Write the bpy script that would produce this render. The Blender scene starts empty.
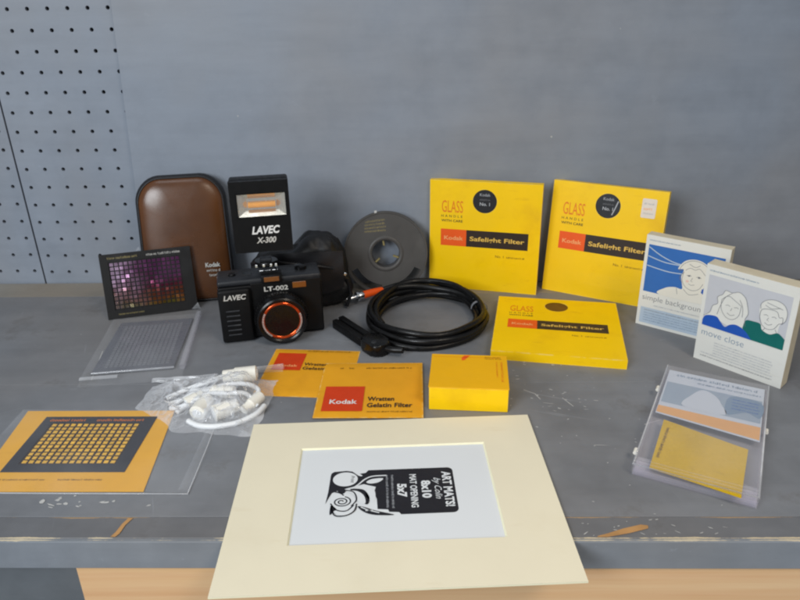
import bpy, bmesh, math, random
from mathutils import Matrix, Vector, noise

S = 0.0254                      # every length below is written in inches
SC = bpy.context.scene
COL = SC.collection
R = math.radians

# ------------------------------------------------------------------ camera
cam_d = bpy.data.cameras.new('camera')
cam = bpy.data.objects.new('camera', cam_d)
COL.objects.link(cam)
SC.camera = cam
cam_d.sensor_width = 36.0
cam_d.lens = 31.36
cam_d.clip_start = 0.02
cam_d.clip_end = 50.0
PITCH, ROLL, YAW, CAMH = 0.4237, -0.0181, 0.025, 14.56
fwd = Vector((-math.sin(YAW) * math.cos(PITCH), math.cos(YAW) * math.cos(PITCH), -math.sin(PITCH)))
r0 = Vector((math.cos(YAW), math.sin(YAW), 0))
d0 = fwd.cross(r0)
rt = r0 * math.cos(ROLL) - d0 * math.sin(ROLL)
dn = r0 * math.sin(ROLL) + d0 * math.cos(ROLL)
M = Matrix((rt, -dn, -fwd)).transposed().to_4x4()
M.translation = Vector((0, 0, CAMH * S))
cam.matrix_world = M

# ------------------------------------------------------------------ world and lamps
W = bpy.data.worlds.new('World')
SC.world = W
W.use_nodes = True
bg = W.node_tree.nodes['Background']
bg.inputs[0].default_value = (0.86, 0.93, 1.0, 1)
bg.inputs[1].default_value = 0.30


def area(name, loc, target, sx, sy, power, color, spread=math.pi):
    d = bpy.data.lights.new(name, 'AREA')
    d.shape = 'RECTANGLE'
    d.size, d.size_y, d.energy, d.color = sx * S, sy * S, power, color
    o = bpy.data.objects.new(name, d)
    COL.objects.link(o)
    o.location = Vector(loc) * S
    o.rotation_euler = (Vector(target) - Vector(loc)).to_track_quat('-Z', 'Y').to_euler()
    d.spread = spread
    return o


area('window_light', (-31, -24, 29), (-3, 27, 0), 24, 22, 17.0, (0.91, 0.96, 1.0))
area('room_light', (24, -10, 44), (6, 14, 0), 15, 15, 1.6, (1.0, 0.86, 0.70), R(80))
area('ceiling_light', (-14, 6, 76), (-8, 30, 2), 44, 20, 5.5, (0.95, 0.97, 1.0))

SC.view_settings.view_transform = 'Standard'
SC.view_settings.look = 'None'
SC.view_settings.gamma = 1.0
SC.view_settings.exposure = 0.0
SC.view_settings.use_curve_mapping = False
SC.cycles.use_denoising = True
SC.cycles.filter_width = 2.2
SC.cycles.max_bounces = 10
SC.cycles.transparent_max_bounces = 24


# ------------------------------------------------------------------ materials
def srgb(r, g, b):
    def f(c):
        c /= 255.0
        return c / 12.92 if c <= 0.04045 else ((c + 0.055) / 1.055) ** 2.4
    return (f(r), f(g), f(b), 1)


class NT:
    """small helper round a node tree"""
    def __init__(self, name):
        self.m = bpy.data.materials.new(name)
        self.m.use_nodes = True
        self.t = self.m.node_tree
        self.n = self.t.nodes
        self.b = self.n['Principled BSDF']
        self.out = self.n['Material Output']
        self.co = self.n.new('ShaderNodeTexCoord').outputs['Object']

    def new(self, typ, **kw):
        x = self.n.new(typ)
        for k, v in kw.items():
            setattr(x, k, v)
        return x

    def link(self, a, b):
        self.t.links.new(a, b)

    def noise(self, scale, detail=4, rough=0.55, co=None, stretch=None):
        x = self.new('ShaderNodeTexNoise')
        x.inputs['Scale'].default_value = scale / S / 4.0
        x.inputs['Detail'].default_value = detail
        x.inputs['Roughness'].default_value = rough
        src = co or self.co
        if stretch:
            mp = self.new('ShaderNodeMapping')
            mp.inputs['Scale'].default_value = stretch
            self.link(src, mp.inputs['Vector'])
            src = mp.outputs['Vector']
        self.link(src, x.inputs['Vector'])
        return x.outputs['Fac']

    def ramp(self, fac, stops):
        r = self.new('ShaderNodeValToRGB')
        el = r.color_ramp.elements
        while len(el) < len(stops):
            el.new(0.5)
        for e, (p, c) in zip(el, stops):
            e.position = p
            e.color = c if len(c) == 4 else (*c, 1)
        self.link(fac, r.inputs['Fac'])
        return r.outputs['Color']

    def mix(self, fac, a, b, mode='MIX'):
        x = self.new('ShaderNodeMix', data_type='RGBA', blend_type=mode)
        if hasattr(fac, 'links'):
            self.link(fac, x.inputs[0])
        else:
            x.inputs[0].default_value = fac
        for s, v in ((x.inputs[6], a), (x.inputs[7], b)):
            if hasattr(v, 'links'):
                self.link(v, s)
            else:
                s.default_value = v
        return x.outputs[2]

    def bump(self, h, strength=0.2, dist=0.01):
        x = self.new('ShaderNodeBump')
        x.inputs['Strength'].default_value = strength
        x.inputs['Distance'].default_value = dist * S
        self.link(h, x.inputs['Height'])
        self.link(x.outputs['Normal'], self.b.inputs['Normal'])
        return x.outputs['Normal']


def g(v):
    return (v, v, v, 1)


def mul(c, k):
    return (min(1, c[0] * k), min(1, c[1] * k), min(1, c[2] * k), 1)


def worn(m, c, radius=0.035, amount=0.7):
    """rubbed card: the colour wears to a paler tone along the folded edges"""
    t = m.node_tree
    nd = t.nodes
    bs = nd['Principled BSDF']
    src = bs.inputs['Base Color'].links[0].from_socket
    bv = nd.new('ShaderNodeBevel')
    bv.samples = 4
    bv.inputs['Radius'].default_value = radius * S
    ge = nd.new('ShaderNodeNewGeometry')
    dt = nd.new('ShaderNodeVectorMath')
    dt.operation = 'DOT_PRODUCT'
    t.links.new(bv.outputs[0], dt.inputs[0])
    t.links.new(ge.outputs['Normal'], dt.inputs[1])
    tc = nd.new('ShaderNodeTexCoord')
    nz = nd.new('ShaderNodeTexNoise')
    nz.inputs['Scale'].default_value = 3.0 / S
    nz.inputs['Detail'].default_value = 5
    t.links.new(tc.outputs['Object'], nz.inputs['Vector'])
    mr = nd.new('ShaderNodeMapRange')
    mr.inputs['From Min'].default_value = 0.995
    mr.inputs['From Max'].default_value = 0.80
    t.links.new(dt.outputs['Value'], mr.inputs['Value'])
    m2 = nd.new('ShaderNodeMapRange')
    m2.inputs['From Min'].default_value = 0.42
    m2.inputs['From Max'].default_value = 0.62
    m2.inputs['To Max'].default_value = amount
    t.links.new(nz.outputs['Fac'], m2.inputs['Value'])
    ml = nd.new('ShaderNodeMath')
    ml.operation = 'MULTIPLY'
    t.links.new(mr.outputs[0], ml.inputs[0])
    t.links.new(m2.outputs[0], ml.inputs[1])
    mx = nd.new('ShaderNodeMix')
    mx.data_type = 'RGBA'
    t.links.new(ml.outputs[0], mx.inputs[0])
    t.links.new(src, mx.inputs[6])
    mx.inputs[7].default_value = c
    t.links.new(mx.outputs[2], bs.inputs['Base Color'])


def smudged(m, c, amount=0.35, scale=1.1):
    """handling marks: soft soiled patches and fine rubs over a printed card"""
    t = m.node_tree
    nd = t.nodes
    bs = nd['Principled BSDF']
    src = bs.inputs['Base Color'].links[0].from_socket
    tc = nd.new('ShaderNodeTexCoord')
    fac = None
    for sc, lo, hi, st in ((scale, 0.52, 0.75, (1, 1, 1)), (scale * 6, 0.62, 0.74, (0.3, 1, 1.4))):
        mp = nd.new('ShaderNodeMapping')
        mp.inputs['Scale'].default_value = st
        mp.inputs['Rotation'].default_value = (0.3, 0.6, 0.5)
        t.links.new(tc.outputs['Object'], mp.inputs['Vector'])
        nz = nd.new('ShaderNodeTexNoise')
        nz.inputs['Scale'].default_value = sc / S
        nz.inputs['Detail'].default_value = 6
        nz.inputs['Roughness'].default_value = 0.62
        t.links.new(mp.outputs[0], nz.inputs['Vector'])
        mr = nd.new('ShaderNodeMapRange')
        mr.inputs['From Min'].default_value = lo
        mr.inputs['From Max'].default_value = hi
        mr.inputs['To Max'].default_value = amount
        t.links.new(nz.outputs['Fac'], mr.inputs['Value'])
        mx = nd.new('ShaderNodeMix')
        mx.data_type = 'RGBA'
        t.links.new(mr.outputs[0], mx.inputs[0])
        t.links.new(src, mx.inputs[6])
        mx.inputs[7].default_value = c
        src = mx.outputs[2]
    t.links.new(src, bs.inputs['Base Color'])


def plain(name, c, rough=0.5, var=0.10, scale=6, metal=0.0, bump=0.0, bscale=30, coat=0.0, spec=0.3, rvar=0.12):
    t = NT(name)
    n1 = t.noise(scale)
    t.link(t.ramp(n1, [(0.3, mul(c, 1 - var)), (0.7, mul(c, 1 + var * 0.7))]), t.b.inputs['Base Color'])
    n2 = t.noise(scale * 2.7, 6, 0.65)
    t.link(t.ramp(n2, [(0.3, g(max(0.02, rough - rvar))), (0.7, g(min(1, rough + rvar)))]), t.b.inputs['Roughness'])
    t.b.inputs['Metallic'].default_value = metal
    t.b.inputs['Specular IOR Level'].default_value = spec
    t.b.inputs['Coat Weight'].default_value = coat
    if bump:
        t.bump(t.noise(bscale, 5, 0.6), bump, 0.02)
    return t.m


def film(name, base=0.07, facing=0.45, wr=0.16, rough=0.14, tint=(1, 1, 1, 1), scale=3.0):
    """thin clear plastic: mostly see-through, wrinkles and grazing angles turn it glossy"""
    t = NT(name)
    tr = t.new('ShaderNodeBsdfTransparent')
    tr.inputs[0].default_value = tint
    lw = t.new('ShaderNodeLayerWeight')
    lw.inputs['Blend'].default_value = 0.35
    nz = t.noise(scale, 3, 0.5)
    m1 = t.new('ShaderNodeMath', operation='MULTIPLY_ADD')
    t.link(lw.outputs['Facing'], m1.inputs[0])
    m1.inputs[1].default_value = facing
    m1.inputs[2].default_value = base
    mr = t.new('ShaderNodeMapRange')
    mr.inputs['From Min'].default_value = 0.5
    mr.inputs['From Max'].default_value = 0.8
    mr.inputs['To Max'].default_value = wr
    t.link(nz, mr.inputs['Value'])
    ad = t.new('ShaderNodeMath', operation='ADD', use_clamp=True)
    t.link(m1.outputs[0], ad.inputs[0])
    t.link(mr.outputs[0], ad.inputs[1])
    t.b.inputs['Base Color'].default_value = (0.86, 0.88, 0.92, 1)
    t.b.inputs['Roughness'].default_value = rough
    t.b.inputs['Specular IOR Level'].default_value = 0.9
    t.bump(nz, 0.5, 0.10)
    ms = t.new('ShaderNodeMixShader')
    t.link(ad.outputs[0], ms.inputs[0])
    t.link(tr.outputs[0], ms.inputs[1])
    t.link(t.b.outputs[0], ms.inputs[2])
    t.link(ms.outputs[0], t.out.inputs['Surface'])
    return t.m


def painted_wood(name, base, chip_edges=None, dark=0.75, wear=0.5):
    """old grey paint on boards: blotches, scuffs, brush grain along x; bare wood where the long edges rub through"""
    t = NT(name)
    big = t.noise(0.55, 5, 0.6)
    mid = t.noise(2.6, 6, 0.65)
    grain = t.noise(4, 5, 0.6, stretch=(0.12, 1.0, 1.0))
    c = t.ramp(big, [(0.30, mul(base, dark)), (0.48, base), (0.68, mul(base, 1 + (1 - dark) * 0.8))])
    warm = (base[0] * 1.04, base[1] * 0.94, base[2] * 0.84, 1)
    c = t.mix(t.ramp(t.noise(0.32, 3, 0.5), [(0.42, g(0)), (0.62, g(0.8))]), c, warm)
    c = t.mix(0.35, c, t.ramp(mid, [(0.3, g(0.42)), (0.7, g(0.62))]), 'OVERLAY')
    c = t.mix(0.3, c, t.ramp(grain, [(0.3, g(0.40)), (0.7, g(0.60))]), 'OVERLAY')
    scuff = t.noise(7, 7, 0.72, stretch=(0.35, 1.0, 1.0))
    c = t.mix(t.ramp(scuff, [(0.66, g(0)), (0.74, g(wear))]), c, mul(base, 1.9))
    for ang, st, sc2, lo in ((0.35, (0.06, 1.5, 1), 9, 0.68), (-0.5, (0.05, 1.6, 1), 7, 0.69), (1.2, (0.07, 1.5, 1), 10, 0.70)):
        mp = t.new('ShaderNodeMapping')
        mp.inputs['Rotation'].default_value = (0, 0, ang)
        t.link(t.co, mp.inputs['Vector'])
        sn = t.noise(sc2, 4, 0.6, co=mp.outputs[0], stretch=st)
        c = t.mix(t.ramp(sn, [(lo, g(0)), (lo + 0.05, g(wear * 0.9))]), c, mul(base, 1.75))
    stain = t.noise(1.3, 6, 0.68)
    c = t.mix(t.ramp(stain, [(0.56, g(0)), (0.72, g(min(0.75, wear * 1.3)))]), c, (base[0] * 0.62, base[1] * 0.55, base[2] * 0.48, 1))
    if chip_edges:
        sx = t.new('ShaderNodeSeparateXYZ')
        t.link(t.co, sx.inputs[0])
        nz = t.noise(3.2, 6, 0.7, stretch=(0.45, 1, 1))
        for e, wd, bare in chip_edges:
            df = t.new('ShaderNodeMath', operation='SUBTRACT')
            t.link(sx.outputs['Y'], df.inputs[0])
            df.inputs[1].default_value = e * S
            d1 = t.new('ShaderNodeMath', operation='ABSOLUTE')
            t.link(df.outputs[0], d1.inputs[0])
            d2 = t.new('ShaderNodeMath', operation='ABSOLUTE')
            t.link(sx.outputs['Z'], d2.inputs[0])
            ab = t.new('ShaderNodeMath', operation='MAXIMUM')
            t.link(d1.outputs[0], ab.inputs[0])
            t.link(d2.outputs[0], ab.inputs[1])
            ml = t.new('ShaderNodeMath', operation='MULTIPLY_ADD')
            t.link(ab.outputs[0], ml.inputs[0])
            ml.inputs[1].default_value = -0.5 / (wd * S)
            t.link(nz, ml.inputs[2])
            c = t.mix(t.ramp(ml.outputs[0], [(0.445, g(0)), (0.49, g(0.9))]), c, bare)
    t.link(c, t.b.inputs['Base Color'])
    t.link(t.ramp(mid, [(0.3, g(0.42)), (0.7, g(0.66))]), t.b.inputs['Roughness'])
    hs = t.new('ShaderNodeMath', operation='ADD')
    t.link(grain, hs.inputs[0])
    t.link(mid, hs.inputs[1])
    t.bump(hs.outputs[0], 0.35, 0.03)
    return t.m


def pine(name):
    t = NT(name)
    gr = t.noise(1.6, 6, 0.62, stretch=(0.05, 1, 1.6))
    fine = t.noise(9, 6, 0.6, stretch=(0.03, 1, 1))
    c = t.ramp(gr, [(0.30, srgb(196, 150, 104)), (0.46, srgb(214, 172, 126)), (0.60, srgb(224, 190, 148)), (0.75, srgb(205, 160, 112))])
    c = t.mix(0.4, c, t.ramp(fine, [(0.3, g(0.38)), (0.7, g(0.6))]), 'OVERLAY')
    kn = t.new('ShaderNodeTexVoronoi')
    kn.inputs['Scale'].default_value = 0.055 / S
    mp = t.new('ShaderNodeMapping')
    mp.inputs['Scale'].default_value = (0.6, 1, 2.2)
    t.link(t.co, mp.inputs['Vector'])
    t.link(mp.outputs[0], kn.inputs['Vector'])
    c = t.mix(t.ramp(kn.outputs['Distance'], [(0.03, g(0.75)), (0.10, g(0))]), c, srgb(150, 95, 58))
    t.link(c, t.b.inputs['Base Color'])
    t.b.inputs['Roughness'].default_value = 0.55
    t.bump(fine, 0.15, 0.02)
    return t.m


def leather(name, c, c2, rough=0.34, bump=0.25):
    t = NT(name)
    n1 = t.noise(0.7, 4, 0.55)
    vo = t.new('ShaderNodeTexVoronoi')
    vo.inputs['Scale'].default_value = 1.6 / S * 10 / 10 * 9
    t.link(t.co, vo.inputs['Vector'])
    t.link(t.ramp(n1, [(0.3, c2), (0.7, c)]), t.b.inputs['Base Color'])
    t.link(t.ramp(t.noise(2, 5), [(0.3, g(rough - 0.08)), (0.7, g(rough + 0.12))]), t.b.inputs['Roughness'])
    t.bump(vo.outputs['Distance'], bump, 0.012)
    return t.m


def spectral(name):
    """foil-like cells: colour runs through purple, wine red and olive from patch to patch"""
    t = NT(name)
    sx = t.new('ShaderNodeSeparateXYZ')
    t.link(t.co, sx.inputs[0])
    n = t.noise(1.3, 3, 0.6)
    ad = t.new('ShaderNodeMath', operation='MULTIPLY_ADD')
    t.link(sx.outputs['Z'], ad.inputs[0])
    ad.inputs[1].default_value = 0.22 / S
    t.link(n, ad.inputs[2])
    c0 = t.ramp(ad.outputs[0], [(0.50, srgb(84, 84, 26)), (0.62, srgb(110, 62, 26)), (0.80, srgb(82, 22, 40)), (0.97, srgb(96, 48, 88))])
    sw = t.new('ShaderNodeMath', operation='MULTIPLY_ADD')
    t.link(sx.outputs['X'], sw.inputs[0])
    sw.inputs[1].default_value = -0.26 / S
    sw.inputs[2].default_value = 0.02
    pale = t.noise(2.4, 4, 0.7)
    s2 = t.new('ShaderNodeMath', operation='MULTIPLY', use_clamp=True)
    t.link(sw.outputs[0], s2.inputs[0])
    t.link(t.ramp(pale, [(0.40, g(0.3)), (0.64, g(1.9))]), s2.inputs[1])
    c = t.mix(s2.outputs[0], c0, srgb(206, 180, 206))  # white sparkle painted into the colour of the left cells
    t.link(c, t.b.inputs['Base Color'])
    t.b.inputs['Metallic'].default_value = 0.75
    t.link(t.ramp(t.noise(3, 4), [(0.3, g(0.10)), (0.7, g(0.42))]), t.b.inputs['Roughness'])
    t.bump(t.noise(5, 3), 0.5, 0.06)
    return t.m


BENCH = srgb(127, 127, 129)
MT = {}
MT['bench'] = painted_wood('bench_paint', srgb(116, 119, 124), dark=0.70, wear=0.6)
MT['edge'] = painted_wood('edge_paint', srgb(104, 106, 110), chip_edges=[(15.53, 0.16, srgb(200, 184, 152)), (16.40, 0.14, srgb(172, 142, 104))], wear=0.6)
MT['fascia'] = painted_wood('front_board_paint', srgb(122, 128, 136), chip_edges=[(15.45, 0.15, srgb(205, 192, 165))], wear=0.4)
MT['ledge'] = painted_wood('ledge_paint', srgb(134, 130, 122), wear=0.3)
MT['panel'] = painted_wood('panel_paint', srgb(131, 139, 151), dark=0.97, wear=0.07)
MT['peg'] = painted_wood('pegboard_paint', srgb(132, 140, 152), dark=0.96, wear=0.10)
MT['under'] = painted_wood('cabinet_paint', srgb(98, 103, 108), wear=0.1)
MT['pine'] = pine('pine_wood')
MT['bare'] = plain('bare_wood', srgb(176, 134, 86), 0.7, 0.25, 4)
MT['fleck'] = plain('white_paint', srgb(186, 186, 184), 0.6)
MT['wall'] = plain('wall_paint', srgb(96, 92, 82), 0.8)
MT['yellow'] = plain('yellow_card', srgb(250, 204, 0), 0.45, 0.05, 1.5, bump=0.06, bscale=14, coat=0.08)
MT['yellow_edge'] = plain('yellow_edge_card', srgb(214, 160, 20), 0.6, 0.12, 4)
MT['manila'] = plain('envelope_paper', srgb(226, 160, 30), 0.62, 0.07, 2.0, bump=0.10, bscale=16)
MT['ochre'] = plain('orange_card', srgb(226, 168, 48), 0.5, 0.05, 2.0)
MT['gold'] = plain('golden_card', srgb(238, 178, 8), 0.5, 0.05, 2.0)  # yellow card with the dimmer light on the box top put into its colour
MT['red'] = plain('red_ink', srgb(206, 62, 22), 0.55, 0.05)
MT['orange'] = plain('orange_ink', srgb(236, 92, 28), 0.45, 0.05)
MT['orange_text'] = plain('orange_type', srgb(228, 122, 30), 0.45, 0.05)
MT['brown'] = plain('dark_brown_ink', srgb(52, 42, 36), 0.45, 0.1)
MT['ink'] = plain('black_ink', srgb(34, 34, 40), 0.5, 0.1)
MT['grey_ink'] = plain('grey_ink', srgb(120, 122, 128), 0.6, 0.1)
MT['pale_ink'] = plain('pale_grey_ink', srgb(176, 180, 186), 0.6, 0.1)
MT['brown_text'] = plain('brown_type', srgb(112, 78, 24), 0.5, 0.1)
MT['yellow_text'] = plain('yellow_type', srgb(226, 186, 88), 0.45, 0.05)
MT['peach_text'] = plain('peach_type', srgb(244, 170, 110), 0.45, 0.05)
MT['disc'] = plain('black_label', srgb(40, 42, 46), 0.35, 0.1)
MT['white_ink'] = plain('white_type', srgb(222, 222, 220), 0.5, 0.04)
MT['silver'] = plain('silver_type', srgb(190, 188, 182), 0.4, 0.08)
MT['dim_gold'] = plain('dull_gold_type', srgb(140, 128, 84), 0.5, 0.2)
MT['sticker'] = plain('price_sticker', srgb(228, 218, 206), 0.6, 0.05)
MT['cream'] = plain('mat_board', srgb(227, 219, 194), 0.8, 0.03, 1.2, bump=0.12, bscale=40)
MT['bevel'] = plain('mat_core', srgb(234, 230, 200), 0.8, 0.03)
MT['paper'] = plain('white_paper', srgb(216, 220, 223), 0.7, 0.02, 1.0)
MT['box_white'] = plain('white_box_card', srgb(226, 226, 220), 0.5, 0.03, 1.5)
MT['box_side'] = plain('box_side_card', srgb(206, 196, 172), 0.6, 0.08, 3)
MT['sky_blue'] = plain('blue_ink', srgb(52, 108, 182), 0.5, 0.04)
MT['blue'] = plain('royal_blue_ink', srgb(32, 86, 180), 0.5, 0.04)
MT['green'] = plain('teal_green_ink', srgb(8, 104, 98), 0.5, 0.05)
MT['light_grey'] = plain('light_grey_ink', srgb(198, 200, 206), 0.5, 0.03)
MT['pale_blue'] = plain('pale_blue_ink', srgb(182, 198, 214), 0.5, 0.05)
MT['cheek'] = plain('pink_ink', srgb(232, 196, 184), 0.5, 0.04)
MT['skin'] = plain('cream_ink', srgb(228, 225, 214), 0.5, 0.03)
MT['black'] = plain('black_plastic', srgb(16, 16, 17), 0.48, 0.12, 6, bump=0.10, bscale=60, spec=0.18)
MT['black_gloss'] = plain('glossy_black_plastic', srgb(13, 13, 14), 0.24, 0.1, 6)
MT['black_top'] = plain('grey_black_plastic', srgb(38, 40, 44), 0.40, 0.1, 5)
MT['rubber'] = plain('black_rubber', srgb(15, 15, 16), 0.34, 0.15, 5)
MT['copper'] = plain('copper_ring', srgb(186, 76, 34), 0.18, 0.35, 8, metal=0.7)
MT['lens_inner'] = plain('coated_lens_cone', srgb(150, 78, 50), 0.36, 0.3, 6, metal=0.85)  # orange of the lens reflections put into the cone's colour
MT['chrome'] = plain('chrome', srgb(220, 222, 224), 0.18, 0.08, 6, metal=1.0)
MT['glass_dark'] = plain('lens_glass', srgb(18, 18, 24), 0.05, 0.1, 4, coat=1.0, rvar=0.02)
t_ = NT('lens_clear')
t_.b.inputs['Base Color'].default_value = (1, 0.93, 0.86, 1)
t_.b.inputs['Roughness'].default_value = 0.02
t_.b.inputs['Transmission Weight'].default_value = 1.0
t_.b.inputs['IOR'].default_value = 1.5
MT['lens_clear'] = t_.m
MT['amber'] = plain('amber_window', srgb(120, 72, 30), 0.15, 0.2, 6, coat=0.6)
MT['amber_tube'] = plain('amber_tube', srgb(236, 160, 50), 0.25, 0.12, 5)
MT['mirror'] = plain('reflector_foil', srgb(226, 222, 208), 0.20, 0.06, 5, metal=0.9)
MT['clear'] = film('clear_window', 0.05, 0.25, 0.05, 0.08, scale=2)
MT['film'] = film('clear_sleeve', 0.015, 0.13, 0.09, 0.10, scale=0.9)
MT['thin'] = film('thin_sleeve', 0.0, 0.05, 0.035, 0.06, scale=1.2)
MT['bagfilm'] = film('bag_plastic', 0.13, 0.62, 0.50, 0.10, scale=2.2)
MT['case'] = film('clear_case', 0.03, 0.30, 0.06, 0.14, tint=(0.97, 0.96, 0.98, 1), scale=1.2)
MT['lid'] = film('clear_lid', 0.012, 0.14, 0.05, 0.12, tint=(0.985, 0.98, 0.985, 1), scale=1.2)
MT['brown_leather'] = leather('brown_leather', srgb(104, 62, 28), srgb(56, 33, 19), 0.27, 0.05)
MT['black_leather'] = leather('black_leather', srgb(22, 22, 27), srgb(14, 14, 17), 0.42)
MT['black_cloth'] = leather('black_soft_case', srgb(18, 18, 20), srgb(10, 10, 12), 0.5, 0.35)
MT['reel'] = plain('grey_plastic', srgb(74, 72, 70), 0.40, 0.08, 2, bump=0.06)
MT['film_stock'] = plain('film_stock', srgb(46, 42, 40), 0.35, 0.2, 10)
MT['spectral'] = spectral('rainbow_foil')
MT['frame_black'] = plain('black_card', srgb(14, 12, 12), 0.5, 0.15, 3)
MT['frame_navy'] = plain('charcoal_card', srgb(48, 50, 58), 0.5, 0.08, 3)
MT['cell_orange'] = plain('amber_cells', srgb(226, 176, 62), 0.3, 0.18, 9)
MT['grey_filter'] = plain('smoke_grey_film', srgb(92, 94, 102), 0.3, 0.08, 2)
MT['grey_cell'] = plain('smoke_grey_cells', srgb(112, 114, 120), 0.22, 0.1, 4)
MT['white_plastic'] = plain('ivory_plastic', srgb(234, 231, 221), 0.4, 0.05, 4)
MT['white_cord'] = plain('white_cord', srgb(226, 228, 230), 0.45, 0.04, 4)
MT['orange_plastic'] = plain('orange_plastic', srgb(226, 84, 22), 0.4, 0.08, 5)
MT['yellow_filter'] = plain('yellow_gel', srgb(206, 170, 0), 0.3, 0.08, 1.2)
MT['leaflet'] = plain('leaflet_paper', srgb(196, 204, 214), 0.6, 0.03, 1)
MT['band'] = plain('orange_band_ink', srgb(222, 168, 108), 0.6, 0.06, 2)
MT['steel'] = plain('steel_blue_ink', srgb(150, 166, 182), 0.6, 0.06, 2)
MT['teal_grey'] = plain('blue_grey_ink', srgb(120, 144, 168), 0.6, 0.08, 2)


smudged(MT['yellow'], srgb(214, 158, 20), 0.38, 0.5)
worn(MT['yellow'], srgb(240, 222, 150), 0.05, 0.75)
smudged(MT['manila'], srgb(196, 132, 30), 0.40, 0.6)
worn(MT['manila'], srgb(236, 206, 130), 0.04, 0.7)
smudged(MT['box_white'], srgb(204, 198, 180), 0.35, 0.5)
smudged(MT['box_side'], srgb(178, 162, 130), 0.5, 0.7)
worn(MT['box_side'], srgb(228, 222, 206), 0.04, 0.7)
smudged(MT['cream'], srgb(208, 194, 160), 0.22, 0.25)
smudged(MT['ochre'], srgb(200, 140, 40), 0.30, 0.5)
smudged(MT['yellow_filter'], srgb(150, 120, 10), 0.40, 0.35)
smudged(MT['black_top'], srgb(84, 84, 84), 0.25, 1.2)
worn(MT['black_top'], srgb(92, 92, 94), 0.03, 0.8)
worn(MT['black'], srgb(70, 70, 72), 0.03, 0.7)
smudged(MT['reel'], srgb(104, 102, 98), 0.3, 0.6)

# ------------------------------------------------------------------ mesh helpers
class B:
    def __init__(self):
        self.bm = bmesh.new()

    def box(self, a, b, bev=0.0, seg=2):
        x0, y0, z0 = a
        x1, y1, z1 = b
        v = [self.bm.verts.new(p) for p in ((x0, y0, z0), (x1, y0, z0), (x1, y1, z0), (x0, y1, z0),
                                            (x0, y0, z1), (x1, y0, z1), (x1, y1, z1), (x0, y1, z1))]
        fs = [self.bm.faces.new([v[i] for i in q]) for q in ((3, 2, 1, 0), (4, 5, 6, 7), (0, 1, 5, 4), (1, 2, 6, 5), (2, 3, 7, 6), (3, 0, 4, 7))]
        if bev:
            es = list({e for f in fs for e in f.edges})
            bmesh.ops.bevel(self.bm, geom=es, offset=bev, segments=seg, profile=0.5, affect='EDGES')
        return self

    def poly(self, pts):
        self.bm.faces.new([self.bm.verts.new(p) for p in pts])
        return self

    def prism(self, pts, h0, h1, f=lambda x, y, h: (x, y, h), bev=0.0, seg=2):
        a = [self.bm.verts.new(f(x, y, h0)) for x, y in pts]
        b = [self.bm.verts.new(f(x, y, h1)) for x, y in pts]
        n = len(pts)
        fs = [self.bm.faces.new(a[::-1]), self.bm.faces.new(b)]
        for i in range(n):
            fs.append(self.bm.faces.new((a[i], a[(i + 1) % n], b[(i + 1) % n], b[i])))
        if bev:
            es = list(fs[0].edges) + list(fs[1].edges)
            bmesh.ops.bevel(self.bm, geom=es, offset=bev, segments=seg, profile=0.5, affect='EDGES')
        return self

    def tube(self, path, r, seg=10, closed=False, caps=True):
        P = [Vector(p) for p in path]
        n = len(P)
        rings = []
        up = Vector((0, 0, 1))
        prev = None
        for i in range(n):
            if closed:
                t = (P[(i + 1) % n] - P[i - 1]).normalized()
            else:
                t = (P[min(i + 1, n - 1)] - P[max(i - 1, 0)]).normalized()
            if prev is None:
                s = t.cross(up)
                if s.length < 1e-3:
                    s = t.cross(Vector((1, 0, 0)))
            else:
                s = prev - t * prev.dot(t)
            s.normalize()
            prev = s
            q = s.cross(t)
            rr = r[i] if isinstance(r, (list, tuple)) else r
            rings.append([self.bm.verts.new(P[i] + (s * math.cos(a) + q * math.sin(a)) * rr)
                          for a in (2 * math.pi * k / seg for k in range(seg))])
        m = n if closed else n - 1
        for i in range(m):
            A, C = rings[i], rings[(i + 1) % n]
            for k in range(seg):
                self.bm.faces.new((A[k], A[(k + 1) % seg], C[(k + 1) % seg], C[k]))
        if caps and not closed:
            self.bm.faces.new(rings[0][::-1])
            self.bm.faces.new(rings[-1])
        return self

    def lathe(self, prof, seg=40, c=(0, 0, 0), axis='y', closed=False, rs=1.0):
        """prof: (radius, along axis); axis y runs into the scene"""
        rings = []
        for r, h in prof:
            r = r * rs
            ring = []
            for k in range(seg):
                a = 2 * math.pi * k / seg
                x, z = r * math.cos(a), r * math.sin(a)
                p = {'y': (x, h, z), 'z': (x, z, h), 'x': (h, x, z)}[axis]
                ring.append(self.bm.verts.new((p[0] + c[0], p[1] + c[1], p[2] + c[2])))
            rings.append(ring)
        m = len(rings) if closed else len(rings) - 1
        for i in range(m):
            A, C = rings[i], rings[(i + 1) % len(rings)]
            for k in range(seg):
                self.bm.faces.new((A[k], A[(k + 1) % seg], C[(k + 1) % seg], C[k]))
        if not closed:
            self.bm.faces.new(rings[0][::-1])
            self.bm.faces.new(rings[-1])
        return self

    def grid(self, nx, ny, f):
        v = [[self.bm.verts.new(f(i / nx, j / ny)) for i in range(nx + 1)] for j in range(ny + 1)]
        for j in range(ny):
            for i in range(nx):
                self.bm.faces.new((v[j][i], v[j][i + 1], v[j + 1][i + 1], v[j + 1][i]))
        return self

    def xf(self, m):
        bmesh.ops.transform(self.bm, matrix=m, verts=self.bm.verts)
        return self


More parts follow.
